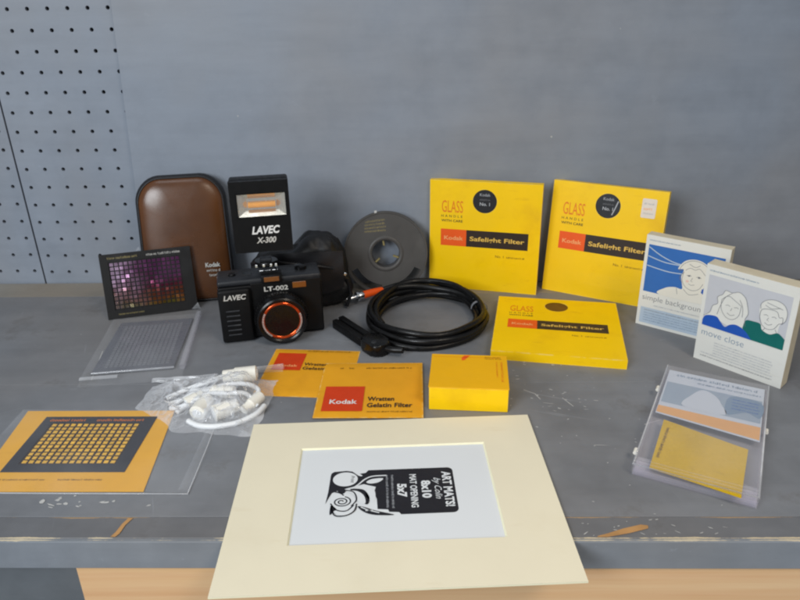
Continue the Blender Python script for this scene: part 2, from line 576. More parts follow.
def obj(name, b, m, parent=None, smooth=False, loc=None, rot=None, keep_normals=False):
    me = bpy.data.meshes.new(name)
    if not keep_normals:
        bmesh.ops.recalc_face_normals(b.bm, faces=b.bm.faces)
    for v in b.bm.verts:
        v.co *= S
    b.bm.to_mesh(me)
    b.bm.free()
    me.materials.append(MT[m] if isinstance(m, str) else m)
    o = bpy.data.objects.new(name, me)
    COL.objects.link(o)
    if smooth:
        for p in me.polygons:
            p.use_smooth = True
        if smooth != 'all':
            try:
                me.set_sharp_from_angle(angle=R(40))
            except Exception:
                pass
    if parent:
        o.parent = parent
    if loc:
        o.location = Vector(loc) * S
    if rot:
        o.rotation_euler = rot
    return o


def tag(o, label, cat, group=None):
    o['label'] = label
    o['category'] = cat
    if group:
        o['group'] = group
    return o


def thing(name, label, cat, loc=(0, 0, 0), rz=0.0, lean=0.0, group=None):
    o = bpy.data.objects.new(name, None)
    o.empty_display_size = 0.02
    COL.objects.link(o)
    o.location = Vector(loc) * S
    o.rotation_euler = (-lean, 0, rz)
    return tag(o, label, cat, group)


_text_cache = {}


def text_mesh(s, off, shear, space):
    cu = bpy.data.curves.new('type', 'FONT')
    cu.body = s
    cu.offset = off
    cu.shear = shear
    cu.space_character = space
    cu.resolution_u = 3
    ob = bpy.data.objects.new('type', cu)
    COL.objects.link(ob)
    dg = bpy.context.evaluated_depsgraph_get()
    me = bpy.data.meshes.new_from_object(ob.evaluated_get(dg))
    bpy.data.objects.remove(ob)
    bpy.data.curves.remove(cu)
    return me


UP = Matrix.Rotation(R(90), 4, 'X')          # face plane (x, y, h) -> (x, -h, y): a print on an upright front


class Face:
    """prints laid on one face; x, y measured on the face, layers 0.004 in apart"""
    def __init__(self, parent, origin=(0, 0, 0), upright=False, rot=0.0):
        self.p = parent
        self.M = Matrix.Translation(Vector(origin)) @ (UP if upright else Matrix.Identity(4)) @ Matrix.Rotation(rot, 4, 'Z')

    def put(self, name, b, m, layer):
        b.xf(self.M @ Matrix.Translation((0, 0, 0.004 * layer)))
        return obj(name, b, m, self.p, keep_normals=True)

    def rect(self, name, x0, y0, x1, y1, m, layer=1):
        return self.put(name, B().poly([(x0, y0, 0), (x1, y0, 0), (x1, y1, 0), (x0, y1, 0)]), m, layer)

    def poly(self, name, pts, m, layer=1):
        b = B().poly([(x, y, 0) for x, y in pts])
        bmesh.ops.triangulate(b.bm, faces=b.bm.faces[:])
        return self.put(name, b, m, layer)

    def disc(self, name, x, y, rx, ry, m, layer=1, n=32):
        return self.poly(name, [(x + rx * math.cos(2 * math.pi * k / n), y + ry * math.sin(2 * math.pi * k / n)) for k in range(n)], m, layer)

    def strokes(self, name, lines, w, m, layer=1):
        b = B()
        for pts in lines:
            self.ribbon(b, pts, w)
        return self.put(name, b, m, layer)

    @staticmethod
    def ribbon(b, pts, w):
        P = [Vector((x, y, 0)) for x, y in pts]
        L, Q = [], []
        for i, p in enumerate(P):
            t = (P[min(i + 1, len(P) - 1)] - P[max(i - 1, 0)])
            t.normalize()
            nrm = Vector((-t.y, t.x, 0)) * w / 2
            L.append(b.bm.verts.new(p + nrm))
            Q.append(b.bm.verts.new(p - nrm))
        for i in range(len(P) - 1):
            b.bm.faces.new((Q[i], Q[i + 1], L[i + 1], L[i]))

    def text(self, s, x, y, h, m, w=None, layer=2, off=0.0, shear=0.0, space=1.0, rot=0.0, name='lettering', align='L'):
        me = text_mesh(s, off, shear, space)
        xs = [v.co.x for v in me.vertices]
        ys = [v.co.y for v in me.vertices]
        x0, x1, y0, y1 = min(xs), max(xs), min(ys), max(ys)
        cap = 0.73
        ky = h / cap
        kx = w / (x1 - x0) if w else ky
        wd = (x1 - x0) * kx
        sh = {'L': 0, 'C': -wd / 2, 'R': -wd}[align]
        A = Matrix.Translation((x, y, 0)) @ Matrix.Rotation(rot, 4, 'Z') @ Matrix.Translation((sh, 0, 0)) @ Matrix.Diagonal((kx, ky, 1, 1)) @ Matrix.Translation((-x0, 0, 0))
        b = B()
        b.bm.from_mesh(me)
        bpy.data.meshes.remove(me)
        b.xf(A)
        return self.put(name, b, m, layer)

    def fine(self, x, y, w, h, m, seed=0, layer=2, rot=0.0, name='fine_print', gap=0.35):
        """a line of print too small to read in the photograph: uneven strokes with word gaps"""
        rnd = random.Random(seed * 131 + 7)
        b = B()
        c, s = math.cos(rot), math.sin(rot)
        q = 0.0
        h = h * 0.86
        word = rnd.randint(3, 8)

        def line(pts, st):
            self.ribbon(b, [(x + c * px - s * py, y + s * px + c * py) for px, py in pts], st)
        while q < w - h * 0.3:
            lw = h * rnd.uniform(0.40, 0.56)
            xh = h * 0.68
            st = h * 0.15
            kind = rnd.randint(0, 6)
            ring = [(q + lw / 2 + lw / 2 * math.cos(R(a)), xh / 2 + xh / 2 * math.sin(R(a))) for a in range(0, 361, 45)]
            if kind == 0:
                line(ring, st)
            elif kind == 1:
                line(ring[:7], st)
                line([(q, xh / 2), (q + lw, xh / 2)], st)
            elif kind == 2:
                line([(q, 0), (q, xh)], st)
                line([(q, xh * 0.75), (q + lw * 0.5, xh), (q + lw, xh * 0.7), (q + lw, 0)], st)
            elif kind == 3:
                lw *= 0.4
                line([(q + lw / 2, 0), (q + lw / 2, h)], st)
            elif kind == 4:
                line(ring, st)
                line([(q + lw, 0), (q + lw, h)], st)
            elif kind == 5:
                line([(q + lw, xh * 0.9), (q + lw * 0.3, xh), (q + lw * 0.1, xh * 0.7), (q + lw * 0.9, xh * 0.35), (q + lw * 0.7, 0), (q, xh * 0.1)], st)
            else:
                line([(q + lw * 0.4, h * 0.95), (q + lw * 0.4, xh * 0.2), (q + lw * 0.9, 0)], st)
                line([(q, xh), (q + lw * 0.9, xh)], st)
            q += lw + h * 0.20
            word -= 1
            if word <= 0:
                q += h * gap
                word = rnd.randint(2, 9)
        return self.put(name, b, m, layer)


def rrect(w, h, r, n=6, cx=0, cy=0):
    pts = []
    for sx, sy, a0 in ((1, 1, 0), (-1, 1, 90), (-1, -1, 180), (1, -1, 270)):
        for k in range(n + 1):
            a = R(a0 + 90 * k / n)
            pts.append((cx + sx * (w / 2 - r) + r * math.cos(a), cy + sy * (h / 2 - r) + r * math.sin(a)))
    return pts


def smooth_curve(pts, n=6, closed=True):
    out = []
    N = len(pts)
    rng = range(N) if closed else range(N - 1)
    for i in rng:
        p = [Vector((*pts[(i + k) % N if closed else max(0, min(N - 1, i + k))], 0)) for k in (-1, 0, 1, 2)]
        for j in range(n):
            t = j / n
            v = 0.5 * ((2 * p[1]) + (p[2] - p[0]) * t + (2 * p[0] - 5 * p[1] + 4 * p[2] - p[3]) * t * t + (3 * p[1] - p[0] - 3 * p[2] + p[3]) * t ** 3)
            out.append((v.x, v.y))
    if not closed:
        out.append(tuple(pts[-1]))
    return out


def slab_with_hole(b, w, h, hx, hy, hr, z0, z1, f, seg=32):
    """a plate w by h (centred) with a round hole right through"""
    def sq(a):
        c, s = math.cos(a), math.sin(a)
        ts = []
        if c > 1e-9: ts.append((w / 2 - hx) / c)
        if c < -1e-9: ts.append((-w / 2 - hx) / c)
        if s > 1e-9: ts.append((h / 2 - hy) / s)
        if s < -1e-9: ts.append((-h / 2 - hy) / s)
        t = min(ts)
        return (hx + c * t, hy + s * t)
    angs = [2 * math.pi * k / seg for k in range(seg)]
    for cx, cy in ((1, 1), (-1, 1), (-1, -1), (1, -1)):
        angs.append(math.atan2(cy * h / 2 - hy, cx * w / 2 - hx) % (2 * math.pi))
    angs = sorted(set(round(a, 6) for a in angs))
    rows = []
    for z in (z0, z1):
        rows.append(([b.bm.verts.new(f(hx + hr * math.cos(a), hy + hr * math.sin(a), z)) for a in angs],
                     [b.bm.verts.new(f(*sq(a), z)) for a in angs]))
    n = len(angs)
    for k in range(n):
        j = (k + 1) % n
        for i in (0, 1):
            ins, out = rows[i]
            b.bm.faces.new((ins[k], ins[j], out[j], out[k]))
        b.bm.faces.new((rows[0][0][k], rows[0][0][j], rows[1][0][j], rows[1][0][k]))
        b.bm.faces.new((rows[0][1][k], rows[0][1][j], rows[1][1][j], rows[1][1][k]))
    return b


# ------------------------------------------------------------------ the setting: bench and wall
bench = thing('workbench', 'grey painted wooden workbench with chipped front edge and pine rail below', 'workbench', (0, 0, 0))
for y0, y1, seed in ((16.43, 24.156, 1), (24.164, 33.03, 2)):
    obj('plank', B().box((-46, y0, -0.95), (46, y1, 0), 0.006, 1), 'bench', bench)
obj('back_strip', B().box((-46, 33.05, -0.95), (46, 34.88, -0.012), 0.02, 1), 'ledge', bench)
obj('edge_strip', B().box((-46, 15.53, -1.0), (46, 16.41, 0.0), 0.012, 1), 'edge', bench)
obj('front_board', B().box((-46, 15.38, -1.02), (46, 15.525, -0.004), 0.022, 2), 'fascia', bench)
obj('rail', B().box((-10.2, 15.46, -5.5), (46, 16.9, -1.03), 0.05, 2), 'pine', bench)
obj('cabinet_front', B().box((-46, 16.95, -5.5), (46, 17.5, -1.03)), 'under', bench)

# chips of bare wood and flecks of white paint
rnd = random.Random(5)


def blob2(cx, cy, lx, ly, rot, n=10, jag=0.35):
    pts = []
    for k in range(n):
        a = 2 * math.pi * k / n
        q = 1 + rnd.uniform(-jag, jag)
        x, y = lx * q * math.cos(a), ly * q * math.sin(a)
        pts.append((cx + x * math.cos(rot) - y * math.sin(rot), cy + x * math.sin(rot) + y * math.cos(rot)))
    return pts


fb = Face(bench, (0, 0, 0.0))
fb.poly('bare_chip', [(5.15, 15.55), (5.45, 15.55), (6.1, 15.70), (6.72, 15.90), (6.75, 16.02), (6.55, 16.06), (6.0, 15.90), (5.5, 15.70), (5.2, 15.60)], 'bare', 6)
fb.poly('bare_chip', [(-8.98, 15.56), (-8.84, 15.55), (-8.76, 15.7), (-8.72, 16.05), (-8.60, 16.34), (-8.74, 16.36), (-8.84, 16.1), (-8.90, 15.75)], 'bare', 6)


def flecks():
    b = B()
    spots = []
    for _ in range(44):
        spots.append((rnd.gauss(5.1, 0.9), rnd.gauss(22.8, 1.2), rnd.uniform(0.02, 0.10), rnd.uniform(0.010, 0.026)))
    for _ in range(16):
        spots.append((rnd.gauss(8.6, 2.6), rnd.gauss(19.5, 2.0), rnd.uniform(0.015, 0.05), rnd.uniform(0.008, 0.02)))
    for _ in range(14):
        spots.append((rnd.gauss(-10.6, 0.9), rnd.gauss(17.1, 0.25), rnd.uniform(0.03, 0.12), rnd.uniform(0.02, 0.05)))
    for _ in range(20):
        spots.append((rnd.uniform(-16, 12), rnd.uniform(16.8, 32), rnd.uniform(0.015, 0.05), rnd.uniform(0.01, 0.025)))
    for _ in range(22):
        spots.append((rnd.uniform(4.6, 9.5), rnd.uniform(15.6, 16.35), rnd.uniform(0.02, 0.10), rnd.uniform(0.008, 0.02)))
    spots += [(6.3, 19.95, 0.28, 0.012), (5.0, 22.6, 0.22, 0.012), (-11.75, 17.1, 0.10, 0.09), (-11.4, 16.95, 0.16, 0.03)]
    for i, (x, y, a, c) in enumerate(spots):
        if abs(y - 24.16) < 0.06 or abs(y - 16.42) < 0.06 or y < 15.45:
            continue
        pts = blob2(x, y, a, c, rnd.uniform(-0.7, 0.7), 7)
        b.poly([(px, py, i * 0.0001) for px, py in pts])
    for ln in ([(-13.9, 27.0), (-13.6, 25.6), (-13.35, 24.5)], [(-13.75, 26.6), (-13.5, 25.4)], [(4.2, 23.6), (4.6, 23.3), (4.75, 22.9)], [(5.6, 23.0), (5.9, 22.4)], [(8.2, 21.2), (8.9, 21.5)], [(-9.3, 20.6), (-9.1, 19.2), (-8.95, 18.0)]):
        Face.ribbon(b, ln, 0.03)
    o = fb.put('paint_flecks', b, 'fleck', 1)
    o['kind'] = 'stuff'


flecks()

wall = obj('wall', B().box((-70, 36.2, -30), (70, 37.0, 60)), 'wall')
wall['kind'] = 'structure'

# two sheets of pegboard with real holes
T = 0.946
PX, PZ, PY = -19.98 * T, CAMH + (13.826 - CAMH) * T, 36.778 * T


def pegboard(label, c0, c1, xl, xr, dz, fade):
    t = thing('pegboard', label, 'pegboard', (0, PY + 0.2, 0), 0, -0.0167, 'grey pegboard sheets')
    b = B()
    sp = T
    r_lo, r_hi = -11, 15
    zmin, zmax = -0.15, PZ + 11.5 * sp
    n = 8
    thk = 0.2
    def clampx(x): return max(xl, min(xr, x))
    def clampz(z): return max(zmin, min(zmax, z))
    for c in range(c0, c1 + 1):
        for r in range(r_lo, r_hi + 1):
            hx, hz = PX + c * sp, PZ - r * sp + dz
            ax, bx = clampx(hx - sp / 2), clampx(hx + sp / 2)
            if c == c0: ax = xl
            if c == c1: bx = xr
            az, bz = clampz(hz - sp / 2), clampz(hz + sp / 2)
            if bx - ax < 0.01 or bz - az < 0.01:
                continue
            if hx - 0.11 < ax or hx + 0.11 > bx or hz - 0.11 < az or hz + 0.11 > bz:
                b.poly([(ax, 0, az), (bx, 0, az), (bx, 0, bz), (ax, 0, bz)])
                continue
            inn, out, dep = [], [], []
            mx, mz = hx, hz
            sq = [(bx, mz), (bx, bz), (mx, bz), (ax, bz), (ax, mz), (ax, az), (mx, az), (bx, az)]
            for k in range(n):
                a = 2 * math.pi * k / n
                p = (hx + 0.100 * math.cos(a), hz + 0.100 * math.sin(a))
                inn.append(b.bm.verts.new((p[0], 0, p[1])))
                dep.append(b.bm.verts.new((p[0], thk, p[1])))
                out.append(b.bm.verts.new((sq[k][0], 0, sq[k][1])))
            for k in range(n):
                j = (k + 1) % n
                b.bm.faces.new((inn[k], out[k], out[j], inn[j]))
                b.bm.faces.new((inn[k], inn[j], dep[j], dep[k]))
    bmesh.ops.remove_doubles(b.bm, verts=b.bm.verts, dist=1e-4)
    b.box((xl, 0.002, zmin), (xl + 0.012, thk, zmax))
    b.box((xr - 0.012, 0.002, zmin), (xr, thk, zmax))
    obj('sheet', b, 'peg', t)
    return t


SEAM = PX - 1.52 * T
pegboard('grey pegboard sheet at the photo\'s left margin, beyond the dark vertical seam', -26, -2, PX - 26.5 * T, SEAM - 0.045, 0.07, 1)
pegboard('wider grey pegboard sheet behind the brown case, tucked under the plain grey board', -1, 12, SEAM + 0.045, PX + 12.5 * T, 0, 0)

bd = thing('backboard', 'large plain grey painted board standing behind the yellow boxes', 'board', (0, 34.5, 0))
b = B()
b.prism([(-14.5, 0.0), (46, 0.0), (46, 26), (-13.4, 26)], 0, 0.22, lambda x, y, h: (x, h, y), 0.02, 1)
obj('sheet', b, 'panel', bd)


def specks():
    b = B()
    for x, z, a, c in ((-8.6, 8.9, 0.04, 0.03), (6.7, 7.7, 0.04, 0.04), (9.5, 12.6, 0.02, 0.03)):
        b.poly([(px, py, 0) for px, py in blob2(x, z, a, c, 0, 7)])
    f = Face(bd, (0, 0, 0), True)
    o = f.put('paint_specks', b, 'fleck', 1)
    o['kind'] = 'stuff'


specks()


# ------------------------------------------------------------------ yellow filter boxes
def safelight_prints(f, Wd, Hd, txt_no, hole_text=True):
    """the printed front, x from the left edge, y from the top edge of the face"""
    X = lambda v: v - Wd / 2
    Y = lambda v: Hd / 2 - v
    f.text('GLASS', X(0.62), Y(1.62), 0.64, 'orange_text', w=1.08, off=0.0)
    f.text('HANDLE', X(0.60), Y(1.88), 0.13, 'ink', w=1.08, space=1.7)
    f.text('WITH CARE', X(0.60), Y(2.12), 0.13, 'ink', w=1.10, off=0.012)
    f.rect('logo_panel', X(0.58), Y(3.38), X(1.90), Y(2.50), 'orange', 1)
    f.text('Kodak', X(0.76), Y(3.06), 0.21, 'peach_text', w=0.98, off=0.02)
    f.rect('title_band', X(1.902), Y(3.38), X(5.02), Y(2.50), 'brown', 1)
    f.text('Safelight Filter', X(2.08), Y(3.05), 0.23, 'yellow_text', w=2.76, off=0.02)
    f.text(txt_no, X(3.42), Y(3.86), 0.14, 'brown_text', w=0.42)
    f.fine(X(3.98), Y(3.86), 0.95, 0.11, 'brown_text', 3)


def safelight_box(label, loc, rz, lean, Wd, Hd, D, flat=False, slash=False):
    t = thing('filter_box', label, 'filter box', loc, rz, lean, 'large yellow safelight filter boxes')
    hx, hy, hr = 2.78 - Wd / 2, Hd / 2 - (0.98 if not flat else 0.86), 0.60 if not flat else 0.54
    if flat:
        mp = lambda x, y, h: (x, y, D - h)
        org = (0, 0, D)
    else:
        mp = lambda x, y, h: (x, h, y + Hd / 2)
        org = (0, 0, Hd / 2)
    b = B()
    slab_with_hole(b, Wd, Hd, hx, hy, hr, 0, 0.03, mp)
    obj('front_card', b, 'yellow', t)
    b = B()
    e = 0.03
    for (x0, x1, y0, y1) in ((-Wd / 2, Wd / 2, -Hd / 2, -Hd / 2 + e), (-Wd / 2, Wd / 2, Hd / 2 - e, Hd / 2),
                             (-Wd / 2, -Wd / 2 + e, -Hd / 2 + e, Hd / 2 - e), (Wd / 2 - e, Wd / 2, -Hd / 2 + e, Hd / 2 - e)):
        b.prism([(x0, y0), (x1, y0), (x1, y1), (x0, y1)], 0.0305, D, mp)
    b.prism([(-Wd / 2 + e, -Hd / 2 + e), (Wd / 2 - e, -Hd / 2 + e), (Wd / 2 - e, Hd / 2 - e), (-Wd / 2 + e, Hd / 2 - e)], D - 0.03, D - 0.001, mp)
    obj('sleeve', b, 'yellow', t)
    b = B()
    b.prism([(-Wd / 2 + 0.08, -Hd / 2 + 0.08), (Wd / 2 - 0.08, -Hd / 2 + 0.08), (Wd / 2 - 0.08, Hd / 2 - 0.08), (-Wd / 2 + 0.08, Hd / 2 - 0.08)], 0.045, D - 0.06, mp)
    obj('glass_plate', b, 'disc' if not flat else 'brown_text', t)
    f = Face(t, org, not flat)
    safelight_prints(f, Wd, Hd, 'No. 1')
    if not flat:
        f2 = Face(t, (0, 0.045, Hd / 2), True)
        f2.text('Kodak', hx, hy + 0.26, 0.15, 'pale_ink', w=0.52, align='C', layer=1)
        f2.fine(hx - 0.25, hy + 0.04, 0.5, 0.09, 'grey_ink', 5, layer=1)
        f2.text('No. 1', hx, hy - 0.22, 0.17, 'pale_ink', w=0.5, align='C', layer=1, off=0.015)
        if slash:
            f2.strokes('pen_mark', [[(hx + 0.46, hy + 0.28), (hx + 0.34, hy - 0.1), (hx + 0.22, hy - 0.42)]], 0.05, 'pale_ink', 1)
    return t, f


safelight_box('upright yellow safelight filter box beside the grey reel, no price sticker', (3.43, 33.42, 0), -0.24, 0.03, 5.58, 5.71, 0.42)
t2, f2 = safelight_box('upright yellow safelight filter box with white price sticker, behind the white boxes', (9.01, 32.27, 0), -0.49, 0.14, 5.5, 5.68, 0.45, slash=True)
f2.poly('price_sticker', rrect(0.66, 0.92, 0.07, 3, 4.68 - 2.75, 2.84 - 0.86), 'sticker', 2)
f2.fine(1.70, 2.16, 0.45, 0.10, 'pale_ink', 8, layer=3)
f2.fine(1.70, 1.90, 0.45, 0.14, 'peach_text', 9, layer=3)
f2.fine(1.70, 1.70, 0.45, 0.10, 'pale_ink', 11, layer=3)
safelight_box('yellow safelight filter box lying flat in front of the two upright ones', (6.39, 28.41, 0.004), -0.173, 0, 5.59, 5.70, 0.43, flat=True)

# small deep yellow box
t = thing('small_filter_box', 'small deep plain yellow box beside the orange envelope', 'filter box', (2.02, 23.36, 0), -0.078)
obj('body', B().box((-1.47, -1.26, 0.004), (1.47, 1.26, 0.98), 0.03, 2), 'yellow', t)
obj('lid', B().box((-1.49, -1.28, 0.981), (1.49, 1.28, 1.01), 0.012, 1), 'gold', t)
f = Face(t, (0, 0, 1.01))
f.rect('fold_line', -1.42, 1.05, 1.2, 1.07, 'orange_text', 1)
f.fine(0.62, 1.06, 0.66, 0.09, 'brown_text', 21, 1)
f.fine(0.62, 0.94, 0.66, 0.09, 'brown_text', 22, 1)
f.fine(1.22, 0.75, 1.5, 0.12, 'orange_text', 23, 1, rot=R(-90))
f.fine(1.05, 0.75, 1.2, 0.07, 'orange_text', 24, 1, rot=R(-90))
f.poly('red_stain', [(-0.28, 0.78), (-0.15, 0.86), (-0.02, 1.12), (0.06, 1.22), (-0.2, 1.2), (-0.3, 1.0)], 'orange', 1)


# envelopes
def envelope(label, loc, rz, Wd, Hd, sq, seed, lift):
    t = thing('filter_envelope', label, 'envelope', loc, rz, 0, 'orange filter envelopes')
    b = B()
    def top(u, v):
        x, y = (u - 0.5) * Wd, (v - 0.5) * Hd
        edge = min(u, 1 - u, v, 1 - v)
        return (x, y, lift + 0.045 * min(1, edge * 12) + 0.012 * noise.noise((x * 0.7 + seed, y * 0.7, 0)) * min(1, edge * 12))
    b.grid(24, 24, top)
    b.grid(1, 1, lambda u, v: ((u - 0.5) * Wd, (v - 0.5) * Hd, lift - 0.002))
    obj('paper', b, 'manila', t, smooth='all')
    f = Face(t, (0, 0, lift + 0.062))
    return t, f


t, f = envelope('orange filter envelope partly under the other one, nearest the camera lens', (-4.45, 25.05, 0.006), -0.07, 3.75, 3.85, None, 1, 0.0)
f.rect('logo_panel', -1.62, 0.02, -0.40, 1.46, 'red', 1)
f.text('Kodak', -1.42, 0.30, 0.19, 'peach_text', w=0.85, off=0.012)
f.text('Wratten', -0.32, 0.44, 0.24, 'brown', w=1.0, off=0.01)
f.text('Gelatin Filter', -0.32, 0.10, 0.24, 'brown', w=1.85, off=0.01)
f.fine(-0.4, 1.66, 1.9, 0.10, 'brown_text', 31)
t, f = envelope('orange filter envelope lying on top, between the mat and the black cord', (-1.80, 23.62, 0.07), -0.002, 4.10, 4.10, None, 2, 0.0)
f.rect('logo_panel', -1.78, -1.68, -0.24, 0.07, 'red', 1)
f.text('Kodak', -1.52, -1.18, 0.30, 'white_ink', w=1.05, off=0.02)
f.text('Wratten', -0.08, -0.98, 0.30, 'brown', w=1.02, off=0.02)
f.text('Gelatin Filter', -0.08, -1.42, 0.30, 'brown', w=1.72, off=0.02)
f.fine(-0.06, -1.76, 1.72, 0.10, 'brown_text', 33)
f.fine(-0.26, 1.46, 1.85, 0.13, 'brown_text', 34)
f.fine(-1.35, 1.46, 0.16, 0.13, 'brown_text', 35)
f.fine(-0.98, 1.46, 0.2, 0.13, 'brown_text', 36)

# ------------------------------------------------------------------ mat board
mat = thing('mat_board', 'cream picture mat with card insert overhanging the front of the bench', 'picture mat', (-0.71, 17.52, 0.002), 0.056)
ow, oh = 10.03, 7.9
ox0, ox1, oy0, oy1 = -3.15, 3.17, -2.2, 2.38
b = B()
bv = 0.05
zt, zb = 0.075, 0.02
O = [(-ow / 2, -oh / 2), (ow / 2, -oh / 2), (ow / 2, oh / 2), (-ow / 2, oh / 2)]
I = [(ox0, oy0), (ox1, oy0), (ox1, oy1), (ox0, oy1)]
J = [(ox0 + bv, oy0 + bv), (ox1 - bv, oy0 + bv), (ox1 - bv, oy1 - bv), (ox0 + bv, oy1 - bv)]
to = [b.bm.verts.new((*p, zt)) for p in O]
ti = [b.bm.verts.new((*p, zt)) for p in I]
bo = [b.bm.verts.new((*p, zb)) for p in O]
for k in range(4):
    j = (k + 1) % 4
    b.bm.faces.new((to[k], to[j], ti[j], ti[k]))
obj('face_sheet', b, 'cream', mat)
b = B()
to = [b.bm.verts.new((*p, zt - 0.002)) for p in O]
bo = [b.bm.verts.new((*p, zb)) for p in O]
ti = [b.bm.verts.new((*p, zt - 0.001)) for p in I]
bi = [b.bm.verts.new((*p, zb)) for p in J]
for k in range(4):
    j = (k + 1) % 4
    b.bm.faces.new((to[k], to[j], bo[j], bo[k]))
    b.bm.faces.new((ti[k], ti[j], bi[j], bi[k]))
    b.bm.faces.new((bo[k], bo[j], bi[j], bi[k]))
obj('bevelled_core', b, 'bevel', mat)
obj('backing_sheet', B().box((ox0 - 0.3, oy0 - 0.3, 0.0), (ox1 + 0.3, oy1 + 0.3, 0.018)), 'paper', mat)
f = Face(mat, (0, 0, 0.018))
# the printed card design, read with the head turned to the right
x0, x1, y0, y1 = -2.06, 1.92, -1.03, 1.13
blk = [(0.16, y0), (0.10, y0 + 0.10), (-0.20, y0 + 0.13), (-0.23, y0 + 0.24), (-0.55, y0 + 0.27), (-0.57, -0.30), (-0.66, 0.0), (-0.60, 0.28), (-1.0, 0.44), (-1.24, 0.72), (-1.02, 0.86), (-1.12, 0.96), (-0.92, 1.0), (-0.84, y1)]
blk += [(x1 - 0.18 + 0.18 * math.sin(R(a)), y1 - 0.18 + 0.18 * math.cos(R(a))) for a in range(0, 91, 15)]
blk += [(x1 - 0.18 + 0.18 * math.cos(R(a)), y0 + 0.18 - 0.18 * math.sin(R(a))) for a in range(0, 91, 15)]
f.poly('printed_block', blk, 'ink', 1)
f.poly('printed_block', [(-1.0, 0.80), (-1.16, 0.86), (-1.36, 1.08), (-1.55, 1.13), (-1.95, 1.10), (-2.04, 1.02), (-2.06, 0.9), (-2.10, 0.1), (-2.16, -0.45), (-2.06, -0.15), (-1.98, 0.05), (-1.75, 0.18), (-1.50, 0.26), (-1.25, 0.34), (-0.9, 0.46), (-0.8, 0.7)], 'ink', 2)
f.disc('printed_oval', -1.58, 0.70, 0.40, 0.35, 'paper', 3)
f.text('Print', -1.40, 0.86, 0.13, 'ink', layer=4, rot=R(-90), shear=0.3)
f.strokes('printed_stem', [smooth_curve([(-1.42, 0.16), (-1.15, 0.42), (-0.95, 0.66), (-0.70, 0.80), (-0.25, 0.82)], 5, False)], 0.05, 'paper', 3)
f.poly('printed_leaf', smooth_curve([(-0.90, 0.52), (-0.72, 0.66), (-0.36, 0.68), (-0.50, 0.50), (-0.76, 0.44)], 5), 'paper', 3)
f.poly('printed_leaf', smooth_curve([(-0.84, 0.24), (-0.64, 0.10), (-0.62, -0.30), (-0.74, -0.42), (-0.92, -0.1)], 5), 'paper', 3)
f.poly('rose_shade', smooth_curve([(-1.42, 0.20), (-1.0, 0.16), (-0.80, -0.20), (-0.84, -0.52), (-1.0, -0.45), (-1.1, -0.1)], 6), 'ink', 3)
f.poly('printed_petal', smooth_curve([(-1.52, 0.12), (-1.20, 0.10), (-0.98, -0.12), (-0.92, -0.46), (-1.05, -0.52), (-1.2, -0.30), (-1.3, -0.05)], 6), 'paper', 4)
f.poly('printed_petal', smooth_curve([(-2.0, -0.1), (-1.6, 0.06), (-1.28, -0.15), (-1.22, -0.55), (-1.4, -0.95), (-1.78, -0.95), (-1.98, -0.6)], 6), 'paper', 4)


def spiral(cx, cy, r0, r1, turns, n=40, sq=0.8):
    return [(cx + (r0 + (r1 - r0) * k / n) * math.cos(turns * 2 * math.pi * k / n), cy + sq * (r0 + (r1 - r0) * k / n) * math.sin(turns * 2 * math.pi * k / n)) for k in range(n + 1)]


f.strokes('rose_lines', [spiral(-1.66, -0.38, 0.04, 0.30, 2.2), smooth_curve([(-2.0, -0.45), (-1.8, -0.75), (-1.5, -0.80), (-1.28, -0.55)], 5, False),
                         smooth_curve([(-1.98, -0.55), (-1.85, -0.98), (-1.5, -1.0), (-1.25, -0.8), (-1.2, -0.5)], 5, False),
                         smooth_curve([(-1.36, -0.6), (-1.2, -0.3), (-1.3, 0.05), (-1.55, 0.15)], 5, False),
                         smooth_curve([(-1.9, 0.1), (-1.72, 0.02), (-1.6, -0.1)], 4, False)], 0.045, 'ink', 5)
f.poly('rose_shade', smooth_curve([(-1.80, 0.14), (-1.70, 0.26), (-1.55, 0.16), (-1.60, 0.0), (-1.74, 0.0)], 5), 'ink', 5)
f.poly('rose_shade', smooth_curve([(-1.98, -0.55), (-2.0, -0.95), (-1.88, -0.80), (-1.80, -0.72)], 5), 'ink', 5)
f.poly('leaf_spray', smooth_curve([(-1.16, -0.62), (-0.95, -0.66), (-0.60, -0.84), (-0.05, -1.05), (-0.65, -1.02), (-0.98, -0.86)], 5), 'ink', 4)
f.strokes('leaf_vein', [[(-1.06, -0.66), (-0.85, -0.80), (-0.5, -0.94)], [(-0.92, -0.82), (-0.7, -0.82)]], 0.04, 'paper', 5)
q = R(-90)
f.text('ART MATS!', 1.56, 0.92, 0.28, 'paper', w=1.68, rot=q, off=0.035)
f.text('by Colin', 1.27, 0.62, 0.23, 'paper', w=1.02, rot=q, shear=0.45)
f.text('8x10', 0.87, 0.50, 0.28, 'paper', w=0.84, rot=q, off=0.045)
f.text('MAT OPENING', 0.50, 0.83, 0.22, 'paper', w=1.58, rot=q, off=0.025)
f.text('5x7', 0.10, 0.38, 0.28, 'paper', w=0.64, rot=q, off=0.045)
f.fine(-0.10, 0.84, 1.6, 0.09, 'pale_ink', 41, rot=q)
f.fine(-0.27, 0.84, 1.6, 0.09, 'pale_ink', 42, rot=q)


# ------------------------------------------------------------------ white software-style boxes with drawings
def white_box(label, loc, rz, lean, Wd, Hd, D, fold):
    t = thing('photo_tip_box', label, 'box', loc, rz, lean, 'white boxes with drawn people')
    obj('carton', B().box((-Wd / 2, 0.012, 0), (Wd / 2, D, Hd), 0.02, 2), 'box_side', t)
    obj('front_panel', B().box((-Wd / 2 + 0.004, 0, 0.004), (Wd / 2 - 0.004, 0.0115, Hd - 0.004)), 'box_white', t)
    return t, Face(t, (0, 0, 0), True)


